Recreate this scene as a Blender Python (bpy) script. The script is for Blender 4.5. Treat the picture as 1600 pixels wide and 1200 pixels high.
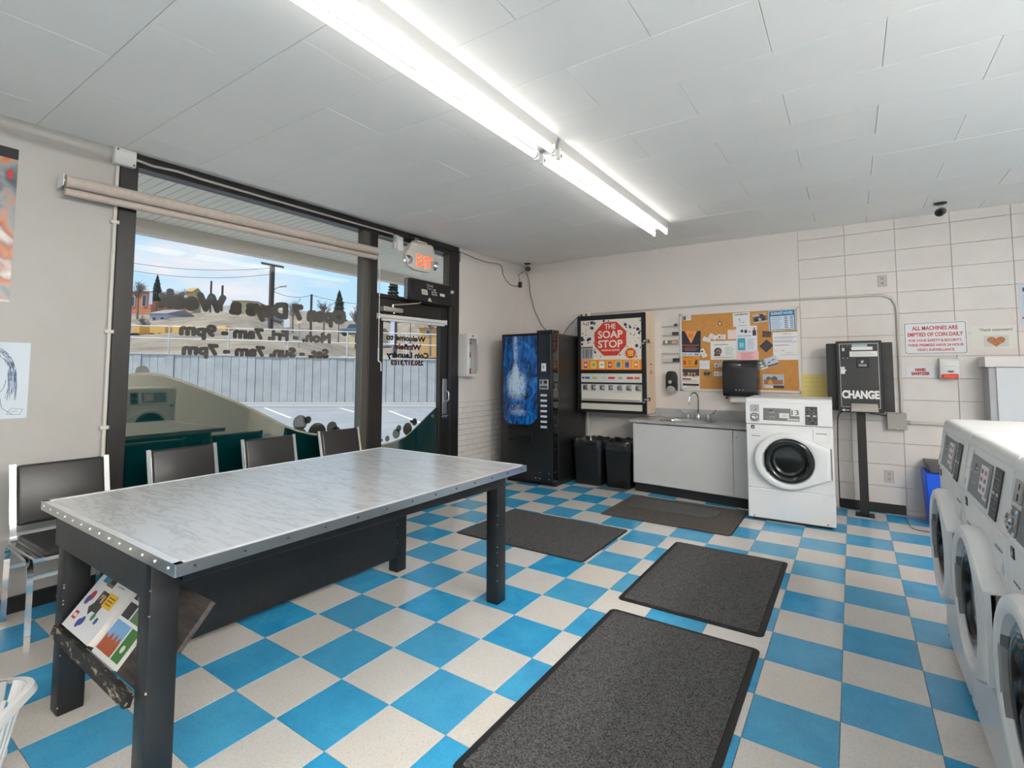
import bpy, bmesh, math, random
from math import sin, cos, pi, radians, sqrt, hypot
from mathutils import Vector, Matrix
random.seed(7)
for o in list(bpy.data.objects): bpy.data.objects.remove(o)
SC = bpy.context.scene
COL = SC.collection

# ------------------------------------------------------------------ camera
T = 0.3048
cam_d = bpy.data.cameras.new('camera'); cam = bpy.data.objects.new('camera', cam_d); COL.objects.link(cam)
YAW, PITCH, ROLL = -0.59525, 0.06258, 0.00146
fw = Vector((sin(YAW)*cos(PITCH), cos(YAW)*cos(PITCH), sin(PITCH)))
r0 = Vector((cos(YAW), -sin(YAW), 0)); u0 = r0.cross(fw)
rt = cos(ROLL)*r0 + sin(ROLL)*u0; up = -sin(ROLL)*r0 + cos(ROLL)*u0
CAMLOC = Vector((4.2698*T, -5.8704*T, 4.4423*T))
cam.matrix_world = Matrix(((rt.x, up.x, -fw.x, CAMLOC.x), (rt.y, up.y, -fw.y, CAMLOC.y), (rt.z, up.z, -fw.z, CAMLOC.z), (0, 0, 0, 1)))
cam_d.sensor_fit = 'HORIZONTAL'; cam_d.sensor_width = 36.0
cam_d.lens = 782.6/1600*36.0
cam_d.shift_x = 0.0; cam_d.shift_y = (531.8-600)/1600
cam_d.clip_start = 0.02; cam_d.clip_end = 2000
SC.camera = cam

# ------------------------------------------------------------------ colour management, sky, sun, lamps
SC.view_settings.view_transform = 'Standard'; SC.view_settings.look = 'None'
SC.view_settings.gamma = 1.0; SC.view_settings.use_curve_mapping = False
SC.view_settings.exposure = 0.95

def lin(c):
    return tuple(((v/255)/12.92 if v/255 <= .04045 else ((v/255+.055)/1.055)**2.4) for v in c[:3]) + (1.0,)

W = bpy.data.worlds.new('sky'); SC.world = W; W.use_nodes = True
nt = W.node_tree; N = nt.nodes; L = nt.links; N.clear()
out = N.new('ShaderNodeOutputWorld'); bg = N.new('ShaderNodeBackground'); L.new(bg.outputs[0], out.inputs[0])
tc = N.new('ShaderNodeTexCoord'); sp = N.new('ShaderNodeSeparateXYZ'); L.new(tc.outputs['Generated'], sp.inputs[0])
rp = N.new('ShaderNodeValToRGB'); L.new(sp.outputs['Z'], rp.inputs[0])
e = rp.color_ramp.elements; e[0].position = 0.0; e[0].color = lin((214, 236, 250)); e[1].position = 0.5; e[1].color = lin((110, 172, 232))
m_ = e.new(0.18); m_.color = lin((184, 222, 248))
# clouds: project the direction on a plane high above
ad = N.new('ShaderNodeMath'); ad.operation = 'ADD'; ad.inputs[1].default_value = 0.12; L.new(sp.outputs['Z'], ad.inputs[0])
dv = N.new('ShaderNodeVectorMath'); dv.operation = 'DIVIDE'; L.new(tc.outputs['Generated'], dv.inputs[0])
cb = N.new('ShaderNodeCombineXYZ')
for i in range(3): L.new(ad.outputs[0], cb.inputs[i])
L.new(cb.outputs[0], dv.inputs[1])
nz = N.new('ShaderNodeTexNoise'); nz.inputs['Scale'].default_value = 1.15; nz.inputs['Detail'].default_value = 7; nz.inputs['Roughness'].default_value = .55
L.new(dv.outputs[0], nz.inputs['Vector'])
cr = N.new('ShaderNodeValToRGB'); cr.color_ramp.elements[0].position = .5; cr.color_ramp.elements[1].position = .68
L.new(nz.outputs['Fac'], cr.inputs[0])
mx = N.new('ShaderNodeMixRGB'); L.new(cr.outputs[0], mx.inputs[0]); L.new(rp.outputs[0], mx.inputs[1]); mx.inputs[2].default_value = lin((244, 238, 242))
L.new(mx.outputs[0], bg.inputs['Color']); bg.inputs['Strength'].default_value = 0.58

sd = bpy.data.lights.new('sun', 'SUN'); sd.energy = 2.7; sd.angle = radians(6); sd.color = (1, .95, .88)
so = bpy.data.objects.new("sun", sd); COL.objects.link(so); so.rotation_euler = Vector((.30, .50, -.80)).to_track_quat("-Z", "Y").to_euler()

TUBE_STRENGTH = 3.4; FILL_TUBE_STRENGTH = 88.0  # ceiling tubes in view, then the added fill tubes out of view
# ------------------------------------------------------------------ materials
MATS = {}
def mat(name, col, rough=.5, metal=0.0, spec=None, noise=None, bump=None, emit=None, ior=None, coat=0, rnd=0, aniso=None):
    if name in MATS: return MATS[name]
    m = bpy.data.materials.new(name); m.use_nodes = True; MATS[name] = m
    n = m.node_tree.nodes; l = m.node_tree.links; b = n['Principled BSDF']
    c = lin(col)
    b.inputs['Base Color'].default_value = c; b.inputs['Roughness'].default_value = rough; b.inputs['Metallic'].default_value = metal
    if ior: b.inputs['IOR'].default_value = ior
    if spec is not None: b.inputs['Specular IOR Level'].default_value = spec
    if coat: b.inputs['Coat Weight'].default_value = coat; b.inputs['Coat Roughness'].default_value = .05
    cur = None
    if noise or bump: tcn = n.new('ShaderNodeTexCoord')
    if noise:  # (scale, col2, low, high, stretch)
        sc, c2, lo, hi = noise[:4]; st = noise[4] if len(noise) > 4 else (1, 1, 1)
        mp = n.new('ShaderNodeMapping'); mp.inputs['Scale'].default_value = st; l.new(tcn.outputs['Object'], mp.inputs[0])
        t = n.new('ShaderNodeTexNoise'); t.inputs['Scale'].default_value = sc; t.inputs['Detail'].default_value = 6; t.inputs['Roughness'].default_value = .6
        l.new(mp.outputs[0], t.inputs['Vector'])
        r = n.new('ShaderNodeValToRGB'); r.color_ramp.elements[0].position = lo; r.color_ramp.elements[1].position = hi
        r.color_ramp.elements[0].color = c; r.color_ramp.elements[1].color = lin(c2); l.new(t.outputs['Fac'], r.inputs[0]); cur = r.outputs[0]
    if rnd:
        oi = n.new('ShaderNodeObjectInfo'); hs = n.new('ShaderNodeHueSaturation')
        mr = n.new('ShaderNodeMapRange'); mr.inputs['To Min'].default_value = 1-rnd; mr.inputs['To Max'].default_value = 1+rnd
        l.new(oi.outputs['Random'], mr.inputs[0]); l.new(mr.outputs[0], hs.inputs['Value'])
        if cur: l.new(cur, hs.inputs['Color'])
        else: hs.inputs['Color'].default_value = c
        cur = hs.outputs[0]
    if cur: l.new(cur, b.inputs['Base Color'])
    if bump:
        t = n.new('ShaderNodeTexNoise'); t.inputs['Scale'].default_value = bump[0]; t.inputs['Detail'].default_value = 5
        l.new(tcn.outputs['Object'], t.inputs['Vector'])
        bp = n.new('ShaderNodeBump'); bp.inputs['Strength'].default_value = bump[1]; bp.inputs['Distance'].default_value = bump[2] if len(bump) > 2 else .01
        l.new(t.outputs['Fac'], bp.inputs['Height']); l.new(bp.outputs[0], b.inputs['Normal'])
    if emit: b.inputs['Emission Color'].default_value = c; b.inputs['Emission Strength'].default_value = emit
    return m
def ink(c, rough=.6):
    return mat('ink_%02x%02x%02x' % tuple(int(v) for v in c), c, rough)

BEIGE = mat('painted_block', (226, 219, 214), .55, noise=(3, (220, 212, 207), .4, .7), bump=(90, .12, .004), rnd=.012)
BEIGE_S = mat('painted_wall', (226, 219, 214), .55, noise=(2, (221, 214, 209), .4, .7), bump=(60, .05, .004))
BRICKM = mat('painted_brick', (225, 218, 213), .5, noise=(4, (219, 212, 207), .4, .7), bump=(120, .15, .003))
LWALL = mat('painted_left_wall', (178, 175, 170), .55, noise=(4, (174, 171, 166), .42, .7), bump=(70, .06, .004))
MORTAR = mat('mortar_joint', (168, 160, 154), .8)
CEIL = mat('ceiling_panel', (247, 243, 238), .7, noise=(1.5, (244, 240, 235), .4, .7), bump=(160, .05, .002), rnd=.012)
CEILJ = mat('ceiling_joint', (196, 196, 196), .8)
BLK = mat('black_frame_paint', (30, 28, 27), .38, noise=(6, (42, 39, 37), .45, .75, (1, 1, .25)), bump=(80, .06, .003))
BLKWOOD = mat('black_painted_wood', (18, 19, 21), .42, noise=(5, (30, 31, 33), .45, .8, (1, 4, 4)), bump=(60, .25, .004))
BLKP = mat('black_plastic', (24, 24, 25), .32)
BLKR = mat('black_rubber', (26, 26, 26), .65)
ALU = mat('brushed_aluminium', (196, 196, 196), .34, 1.0)
CHROME = mat('chrome', (225, 225, 225), .08, 1.0)
STEEL = mat('stainless_steel', (190, 190, 190), .25, 1.0)
WHITE = mat('white_enamel', (232, 232, 232), .28, noise=(2, (228, 228, 228), .4, .6))
WHITEP = mat('white_plastic', (226, 225, 222), .4)
CREAM = mat('cream_plastic', (214, 208, 198), .45)
GREY = mat('grey_panel', (122, 122, 122), .4)
DGREY = mat('dark_grey_panel', (58, 58, 60), .45)
LGREY = mat('light_grey_paint', (214, 213, 212), .5, noise=(3, (208, 207, 206), .4, .7))
GALV = mat('galvanised_box', (160, 157, 150), .5, .2)
FABRIC = mat('blind_fabric', (190, 178, 168), .8, noise=(40, (182, 170, 160), .4, .6))
VINYL = mat('black_vinyl', (40, 38, 37), .34, bump=(260, .18, .002))
MARBLE = None
GLASSD = mat('dark_door_glass', (10, 10, 11), .06, coat=.6)

def glass_mat(name, tint=(250, 252, 252), ior=1.55, rough=0.0):
    m = bpy.data.materials.new(name); m.use_nodes = True; n = m.node_tree.nodes; l = m.node_tree.links; n.clear()
    o = n.new('ShaderNodeOutputMaterial'); mixn = n.new('ShaderNodeMixShader'); tr = n.new('ShaderNodeBsdfTransparent'); gl = n.new('ShaderNodeBsdfGlossy')
    # the same reflectance from either side of the sheet
    fr = n.new('ShaderNodeFresnel'); ge = n.new('ShaderNodeNewGeometry'); mr = n.new('ShaderNodeMapRange'); mr.inputs['To Min'].default_value = ior; mr.inputs['To Max'].default_value = 1/ior
    l.new(ge.outputs['Backfacing'], mr.inputs[0]); l.new(mr.outputs[0], fr.inputs['IOR']); gl.inputs['Roughness'].default_value = rough
    tr.inputs['Color'].default_value = lin(tint)
    l.new(fr.outputs[0], mixn.inputs[0]); l.new(tr.outputs[0], mixn.inputs[1]); l.new(gl.outputs[0], mixn.inputs[2]); l.new(mixn.outputs[0], o.inputs[0]); return m
GLASS = glass_mat('window_glass', ior=1.24)
ACRYL = glass_mat('clear_acrylic', (254, 255, 255), 1.25)
FILM = mat('teal_window_film', (0, 58, 62), .03, ior=4.6)
FILM.node_tree.nodes['Principled BSDF'].inputs['Specular Tint'].default_value = (1, .86, .68, 1)
FILM2 = mat('letter_film', (52, 38, 30), .03, ior=2.4)

def emis(name, col, s):
    m = bpy.data.materials.new(name); m.use_nodes = True; n = m.node_tree.nodes; n.clear()
    o = n.new('ShaderNodeOutputMaterial'); em = n.new('ShaderNodeEmission'); em.inputs[0].default_value = lin(col); em.inputs[1].default_value = s
    m.node_tree.links.new(em.outputs[0], o.inputs[0]); return m
TUBE = emis('fluorescent_tube', (255, 252, 246), TUBE_STRENGTH); FILLTUBE = emis('fill_tube', (255, 252, 246), FILL_TUBE_STRENGTH)  # second material only for the added aisle lamps that brighten the room
EXITRED = emis('exit_letters', (255, 78, 40), 1.6)

def marble():
    m = bpy.data.materials.new('marble_laminate'); m.use_nodes = True; n = m.node_tree.nodes; l = m.node_tree.links; b = n['Principled BSDF']
    tcn = n.new('ShaderNodeTexCoord'); mp = n.new('ShaderNodeMapping'); mp.inputs['Rotation'].default_value = (0, 0, radians(-35)); mp.inputs['Scale'].default_value = (1.0, 6.0, 1)
    l.new(tcn.outputs['Object'], mp.inputs[0])
    t = n.new('ShaderNodeTexNoise'); t.inputs['Scale'].default_value = 3.2; t.inputs['Detail'].default_value = 9; t.inputs['Roughness'].default_value = .62; t.inputs['Distortion'].default_value = .7
    l.new(mp.outputs[0], t.inputs['Vector'])
    r = n.new('ShaderNodeValToRGB'); el = r.color_ramp.elements
    el[0].position = .44; el[0].color = lin((197, 198, 199)); el[1].position = .56; el[1].color = lin((197, 198, 199))
    k = el.new(.5); k.color = lin((172, 173, 174)); k2 = el.new(.48); k2.color = lin((192, 193, 194)); k3 = el.new(.53); k3.color = lin((191, 192, 193))
    l.new(t.outputs['Fac'], r.inputs[0]); l.new(r.outputs[0], b.inputs['Base Color']); b.inputs['Roughness'].default_value = .22
    return m
MARBLE = marble()

def tile_mat(name, c1, c2, c3):
    m = bpy.data.materials.new(name); m.use_nodes = True; n = m.node_tree.nodes; l = m.node_tree.links; b = n['Principled BSDF']
    tcn = n.new('ShaderNodeTexCoord'); oi = n.new('ShaderNodeObjectInfo')
    of = n.new('ShaderNodeVectorMath'); of.operation = 'ADD'
    cx = n.new('ShaderNodeCombineXYZ'); mu = n.new('ShaderNodeMath'); mu.operation = 'MULTIPLY'; mu.inputs[1].default_value = 37.0
    l.new(oi.outputs['Random'], mu.inputs[0]); l.new(mu.outputs[0], cx.inputs[0]); l.new(tcn.outputs['Object'], of.inputs[0]); l.new(cx.outputs[0], of.inputs[1])
    t = n.new('ShaderNodeTexNoise'); t.inputs['Scale'].default_value = 6; t.inputs['Detail'].default_value = 8; t.inputs['Roughness'].default_value = .65
    l.new(of.outputs[0], t.inputs['Vector'])
    r = n.new('ShaderNodeValToRGB'); el = r.color_ramp.elements; el[0].position = .3; el[0].color = lin(c1); el[1].position = .72; el[1].color = lin(c2)
    l.new(t.outputs['Fac'], r.inputs[0])
    mxn = n.new('ShaderNodeMixRGB'); l.new(r.outputs[0], mxn.inputs[1]); mxn.inputs[2].default_value = lin(c3)
    mr = n.new('ShaderNodeMapRange'); mr.inputs['To Max'].default_value = .5; l.new(oi.outputs['Random'], mr.inputs[0]); l.new(mr.outputs[0], mxn.inputs[0])
    # fine specks
    t2 = n.new('ShaderNodeTexNoise'); t2.inputs['Scale'].default_value = 140; l.new(tcn.outputs['Object'], t2.inputs['Vector'])
    r2 = n.new('ShaderNodeValToRGB'); r2.color_ramp.elements[0].position = .36; r2.color_ramp.elements[0].color = (.86, .86, .86, 1); r2.color_ramp.elements[1].position = .46
    l.new(t2.outputs['Fac'], r2.inputs[0])
    ml = n.new('ShaderNodeMixRGB'); ml.blend_type = 'MULTIPLY'; ml.inputs[0].default_value = 1; l.new(mxn.outputs[0], ml.inputs[1]); l.new(r2.outputs[0], ml.inputs[2])
    l.new(ml.outputs[0], b.inputs['Base Color'])
    rr = n.new('ShaderNodeMapRange'); rr.inputs['To Min'].default_value = .12; rr.inputs['To Max'].default_value = .3; l.new(t.outputs['Fac'], rr.inputs[0]); l.new(rr.outputs[0], b.inputs['Roughness'])
    return m
TILEB = tile_mat('blue_vinyl_tile', (22, 148, 206), (62, 176, 224), (106, 176, 206))
TILEW = tile_mat('cream_vinyl_tile', (227, 224, 220), (219, 214, 208), (224, 214, 201))
CARPET = mat('charcoal_carpet', (98, 97, 97), .95, noise=(170, (38, 37, 37), .39, .61), bump=(200, .9, .005))

# ------------------------------------------------------------------ mesh builder
class MB:
    def __init__(s): s.bm = bmesh.new(); s.M = Matrix(); s.mats = []
    def mi(s, m):
        if m not in s.mats: s.mats.append(m)
        return s.mats.index(m)
    def v(s, p): return s.bm.verts.new(s.M @ Vector(p))
    def face(s, vs, m):
        try: f = s.bm.faces.new(vs)
        except ValueError: return None
        f.material_index = s.mi(m); return f
    def poly(s, pts, m): return s.face([s.v(p) for p in pts], m)
    def _bev(s, fs, b, seg):
        es = list({e for f in fs for e in f.edges})
        bmesh.ops.bevel(s.bm, geom=es, offset=b, segments=seg, affect='EDGES', profile=.5, clamp_overlap=True)
    def box(s, x0, x1, y0, y1, z0, z1, m, b=0, seg=1):
        p = [(x, y, z) for z in (z0, z1) for y in (y0, y1) for x in (x0, x1)]
        v = [s.v(q) for q in p]
        fs = [s.face([v[i] for i in q], m) for q in ((0, 2, 3, 1), (4, 5, 7, 6), (0, 1, 5, 4), (2, 6, 7, 3), (0, 4, 6, 2), (1, 3, 7, 5))]
        if b: s._bev(fs, b, seg)
    def hexa(s, p8, m, b=0):
        v = [s.v(q) for q in p8]
        fs = [s.face([v[i] for i in q], m) for q in ((0, 3, 2, 1), (4, 5, 6, 7), (0, 1, 5, 4), (1, 2, 6, 5), (2, 3, 7, 6), (3, 0, 4, 7))]
        if b: s._bev(fs, b, 1)
    def prism(s, pts, vec, m, b=0, mtop=None, seg=1):
        vec = Vector(vec); a = [s.v(p) for p in pts]; c = [s.v(Vector(p)+vec) for p in pts]; k = len(pts)
        fs = [s.face(a[::-1], m), s.face(c, mtop or m)]
        for i in range(k): fs.append(s.face([a[i], a[(i+1) % k], c[(i+1) % k], c[i]], m))
        if b: s._bev([f for f in fs if f], b, seg)
    def tube(s, pts, r, m, seg=8, closed=False, rx=None):
        """round bar (or flat bar when rx given: rx across, r the other way)"""
        pts = [Vector(p) for p in pts]; k = len(pts); rings = []; prev = None
        for i, p in enumerate(pts):
            if closed: t = pts[(i+1) % k]-pts[i-1]
            else: t = pts[min(i+1, k-1)]-pts[max(i-1, 0)]
            t.normalize()
            if prev is None:
                a = Vector((0, 0, 1)) if abs(t.z) < .9 else Vector((0, 1, 0))
                n1 = t.cross(a).normalized()
            else:
                n1 = prev-t*prev.dot(t)
                n1 = n1.normalized() if n1.length > 1e-6 else t.orthogonal().normalized()
            prev = n1; n2 = t.cross(n1)
            rr = r[i] if isinstance(r, (list, tuple)) else r
            rings.append([s.v(p+n1*cos(2*pi*j/seg)*(rx or rr)+n2*sin(2*pi*j/seg)*rr) for j in range(seg)])
        R = range(k if closed else k-1)
        for i in R:
            A, B = rings[i], rings[(i+1) % k]
            for j in range(seg): s.face([A[j], A[(j+1) % seg], B[(j+1) % seg], B[j]], m)
        if not closed:
            s.face(rings[0][::-1], m); s.face(rings[-1], m)
    def bar(s, pts, w, t, m, side):
        """flat rectangular bar along pts; w wide along 'side', t thick across"""
        pts = [Vector(p) for p in pts]; side = Vector(side).normalized(); k = len(pts); rings = []
        for i, p in enumerate(pts):
            tg = (pts[min(i+1, k-1)]-pts[max(i-1, 0)]).normalized(); n = tg.cross(side).normalized()
            rings.append([s.v(p+side*a*w/2+n*b*t/2) for a, b in ((-1, -1), (1, -1), (1, 1), (-1, 1))])
        for i in range(k-1):
            A, B = rings[i], rings[i+1]
            for j in range(4): s.face([A[j], A[(j+1) % 4], B[(j+1) % 4], B[j]], m)
        s.face(rings[0][::-1], m); s.face(rings[-1], m)
    def lathe(s, prof, c, ax, m, seg=32, cap=False):
        """prof: (radius, height) along ax from c"""
        ax = Vector(ax).normalized(); a = ax.orthogonal().normalized(); b = ax.cross(a); c = Vector(c); rings = []
        for r, h in prof:
            if r < 1e-6: rings.append([s.v(c+ax*h)])
            else: rings.append([s.v(c+ax*h+(a*cos(2*pi*j/seg)+b*sin(2*pi*j/seg))*r) for j in range(seg)])
        for i in range(len(rings)-1):
            A, B = rings[i], rings[i+1]
            for j in range(seg):
                q = [A[j % len(A)], A[(j+1) % len(A)], B[(j+1) % len(B)], B[j % len(B)]]
                u = []
                for x in q:
                    if x not in u: u.append(x)
                if len(u) > 2: s.face(u, m)
        if cap:
            for R in (rings[0], rings[-1]):
                if len(R) > 2: s.face(R, m)
    def text(s, txt, m, o, right, upv, h, depth=.001, width=None, align='C', bold=0, nrm=None, fat=0):
        """cap height h; o is the baseline point (left, centre or right by align)"""
        cu = bpy.data.curves.new('t', 'FONT'); cu.body = txt; cu.size = 1.0; cu.offset = bold; cu.resolution_u = 3
        ob = bpy.data.objects.new('t', cu); me = bpy.data.meshes.new_from_object(ob)
        if len(me.vertices):
            right = Vector(right).normalized(); upv = Vector(upv).normalized(); n = Vector(nrm) if nrm else right.cross(upv)
            xs = [q.co.x for q in me.vertices]; x0, x1 = min(xs), max(xs); k = h/.72
            kx = (width/(x1-x0)) if width else k
            off = {'L': x0, 'C': (x0+x1)/2, 'R': x1}[align]
            o = Vector(o)
            shifts = [(0, 0)]+([(fat*cos(2*pi*q/12), fat*sin(2*pi*q/12)) for q in range(12)] if fat else [])   # thick rounded letters: the outline stroked
            for k2, (a, c) in enumerate(shifts):
                vs = [s.v(o+right*((q.co.x-off)*kx+a)+upv*(q.co.y*k+c)+n*(depth+.00002*k2)) for q in me.vertices]
                for p in me.polygons: s.face([vs[i] for i in p.vertices], m)
        bpy.data.objects.remove(ob); bpy.data.curves.remove(cu); bpy.data.meshes.remove(me)

def frame(o, right, upv):
    r = Vector(right).normalized(); u = Vector(upv).normalized(); n = r.cross(u); o = Vector(o)
    return Matrix(((r.x, u.x, n.x, o.x), (r.y, u.y, n.y, o.y), (r.z, u.z, n.z, o.z), (0, 0, 0, 1)))
def wm(o):
    M = Matrix()
    while o is not None: M = o.matrix_basis @ M; o = o.parent
    return M
def thing(name, label, cat, loc=(0, 0, 0), rz=0, group=None):
    o = bpy.data.objects.new(name, None); COL.objects.link(o); o.location = loc; o.rotation_euler = (0, 0, rz); o.empty_display_size = .05
    o['label'] = label; o['category'] = cat
    if group: o['group'] = group
    return o
def tag(o, label, cat, group=None):
    o['label'] = label; o['category'] = cat
    if group: o['group'] = group
    return o
def build(name, mb, parent=None, world=True, smooth=35, label=None, kind=None, origin=None, recalc=True):
    bm = mb.bm
    if recalc: bmesh.ops.recalc_face_normals(bm, faces=bm.faces)
    me = bpy.data.meshes.new(name)
    if parent is not None and world: bm.transform(wm(parent).inverted())
    org = None
    if parent is None:
        if origin is None:
            xs = [q.co for q in bm.verts]
            org = Vector(((min(q.x for q in xs)+max(q.x for q in xs))/2, (min(q.y for q in xs)+max(q.y for q in xs))/2, min(q.z for q in xs)))
        else: org = Vector(origin)
        bm.transform(Matrix.Translation(-org))
    bm.to_mesh(me); bm.free()
    for m in mb.mats: me.materials.append(m)
    if smooth:
        for p in me.polygons: p.use_smooth = True
        me.set_sharp_from_angle(angle=radians(smooth))
    o = bpy.data.objects.new(name, me); COL.objects.link(o)
    if parent is not None: o.parent = parent
    else: o.location = org
    if label: o['label'] = label
    if kind: o['kind'] = kind
    return o
def dup(root, loc, rz, label, group=None, skip=()):
    r = root.copy(); COL.objects.link(r); r.location = loc; r.rotation_euler = (0, 0, rz); r['label'] = label
    if group: r['group'] = group
    for ch in list(root.children):
        if ch.name.split('.')[0] in skip: continue
        c = ch.copy(); COL.objects.link(c); c.parent = r
        for g in ch.children:
            d = g.copy(); COL.objects.link(d); d.parent = c
    return r
def struct(name, mb, **k):
    return build(name, mb, kind='structure', **k)

XW, YB = -2.645, 4.32          # window wall plane, back wall plane
def CZ(x, y): return 2.80-.0095*x+.017*y   # the ceiling sags a little towards the photographer
# ================================================================== FLOOR
XR, YN = 4.6, -5.2
b = MB(); b.box(XW-.12, XR, YN, YB+.1, -.12, -.004, mat('tile_joint', (120, 118, 112), .8)); floor = struct('floor', b)
def in_view(x, y):
    d = Vector((x, y, 0))-CAMLOC; w = d.dot(Vector((fw.x, fw.y, 0)).normalized()); s_ = d.dot(Vector((rt.x, rt.y, 0)).normalized())
    return w > 1.45 and -1.14*w-.2 < s_ < 1.14*w+.2
rest = MB()
for i in range(-9, 16):
    for j in range(-18, 15):
        x0, x1, y0, y1 = max(i*T, XW+.002), min((i+1)*T, XR), j*T, min((j+1)*T, YB-.002)
        if x1-x0 < .01 or y1-y0 < .01: continue
        m = TILEB if (i+j) % 2 == 0 else TILEW
        g = .0011
        vis = in_view((x0+x1)/2, (y0+y1)/2) and x0 < 1.9
        if vis:
            b = MB(); b.box(x0+g, x1-g, y0+g, y1-g, -.006, 0, m, .0008); build('floor_tile', b, floor)
        else: rest.box(x0+g, x1-g, y0+g, y1-g, -.006, 0, m)
build('floor_tile_field', rest, floor, kind='stuff')

# ================================================================== CEILING
b = MB()
b.hexa([(XW-.12, YN, CZ(XW, YN)+.02), (XR, YN, CZ(XR, YN)+.02), (XR, YB+.1, CZ(XR, YB)+.02), (XW-.12, YB+.1, CZ(XW, YB)+.02),
        (XW-.12, YN, 3.1), (XR, YN, 3.1), (XR, YB+.1, 3.1), (XW-.12, YB+.1, 3.1)], CEILJ)
ceiling = struct('ceiling', b)
for k in range(-13, 10):
    ya, yb = .268+.4175*k, min(.268+.4175*(k+1), YB)
    if ya >= YB: continue
    off = .21 if k % 2 == 0 else .63
    for q in range(-5, 6):
        xa, xb = off+.84*q, off+.84*(q+1); xa = max(xa, XW); xb = min(xb, XR)
        if xb-xa < .02: continue
        g = .0010; a, c, d, f = xa+g, xb-g, max(ya, YN)+g, yb-g
        if f-d < .02: continue
        b = MB(); dz = random.uniform(-.0012, .0012)
        b.hexa([(a, d, CZ(a, d)+dz), (c, d, CZ(c, d)+dz), (c, f, CZ(c, f)+dz), (a, f, CZ(a, f)+dz),
                (a, d, CZ(a, d)+.018), (c, d, CZ(c, d)+.018), (c, f, CZ(c, f)+.018), (a, f, CZ(a, f)+.018)], CEIL, .0015)
        build('ceiling_panel', b, ceiling)

# ================================================================== BACK WALL: smooth to x=.867, painted blocks beyond
XS = .867
b = MB(); b.box(XW-.12, XR, YB+.012, YB+.2, 0, 3.0, MORTAR); wall_back = struct('wall_back', b)
b = MB(); b.box(XW, XS-.001, YB, YB+.0125, 0, CZ(-1, YB)+.05, BEIGE_S); build('smooth_panel', b, wall_back)
for k in range(-1, 14):
    za, zb = .046+.2085*k, .046+.2085*(k+1); za = max(za, 0)
    if zb > 3.0: break
    for q in range(0, 10):
        xa = XS+.413*q
        if xa > XR: break
        b = MB(); g = .0013; dy = random.uniform(-.0012, .0008)
        b.box(xa+g, min(xa+.413, XR)-g, YB+dy, YB+.013, za+g, min(zb, 2.98)-g, BEIGE, .0022); build('block', b, wall_back)
# ---- side wall by the door: smooth above, small painted bricks below
b = MB(); b.box(XW-.12, XW, 2.872, YB+.2, .985, 3.0, BEIGE_S); b.box(XW-.12, XW-.011, 2.872, YB+.2, 0, .985, MORTAR); wl = struct('wall_left_of_corner', b)
for k in range(15):
    za = -.012+.0664*k
    for q in range(-1, 9):
        ya = 2.88+.19*q+(.095 if k % 2 else 0); yb2 = ya+.19; ya = max(ya, 2.874); yb2 = min(yb2, YB)
        if yb2-ya < .01: continue
        g = .0022; b = MB(); b.box(XW-.0115, XW+random.uniform(-.001, .001), ya+g, yb2-g, max(za, 0)+g, za+.0664-g, BRICKM, .002); build('brick', b, wl)
# ---- long left wall
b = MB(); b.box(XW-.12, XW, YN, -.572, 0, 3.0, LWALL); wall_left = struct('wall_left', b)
b = MB(); b.box(XR, XR+.1, YN, YB+.2, 0, 3.1, BEIGE_S); struct('wall_right', b)
b = MB(); b.box(XW-.12, XR+.1, YN-.1, YN, 0, 3.1, BEIGE_S); struct('wall_front', b)
# ---- baseboards
b = MB(); b.box(XW, XW+.014, YN, -.574, 0, .092, BLKR, .003); struct('baseboard_left', b)
b = MB(); b.box(1.16, 1.685, YB-.014, YB-.001, 0, .09, BLKR, .003); b.box(XW+.02, -.83, YB-.014, YB-.001, 0, .09, BLKR, .003); struct('baseboard_back', b)

# ================================================================== SHOP WINDOW
WG = XW-.055                    # glass plane
def HZ(y): return 2.726+.010*(y+.47)
b = MB()
b.box(XW-.1, XW+.012, -.572, -.470, 0, 2.82, BLK, .003)                 # left post
b.hexa([(XW-.1, -.47, HZ(-.47)), (XW+.006, -.47, HZ(-.47)), (XW+.006, 2.872, HZ(2.87)), (XW-.1, 2.872, HZ(2.87)),
        (XW-.1, -.47, 2.95), (XW+.006, -.47, 2.95), (XW+.006, 2.872, 2.95), (XW-.1, 2.872, 2.95)], BLK)   # header
b.hexa([(XW+.004, -.47, HZ(-.47)+.045), (XW+.024, -.47, HZ(-.47)+.045), (XW+.024, 2.87, HZ(2.87)+.045), (XW+.004, 2.87, HZ(2.87)+.045),
        (XW+.004, -.47, HZ(-.47)+.062), (XW+.024, -.47, HZ(-.47)+.062), (XW+.024, 2.87, HZ(2.87)+.062), (XW+.004, 2.87, HZ(2.87)+.062)], BLK)
b.box(XW-.1, XW+.02, -.47, 1.43, 0, .30, BLK, .003)                       # sill wall
win = struct('window_1', b)
b = MB(); b.box(XW-.09, XW+.004, 1.425, 1.50, .3, 2.76, mat('window_bead', (98, 94, 86), .4, .5), .004); b.box(XW-.1, XW+.012, 1.50, 1.598, 0, 2.76, BLK, .003)
build('mullion', b, win, label='grey and black mullion')
b = MB(); b.box(WG-.004, WG+.004, -.468, 1.428, .30, 2.735, GLASS); build('pane', b, win)
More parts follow.
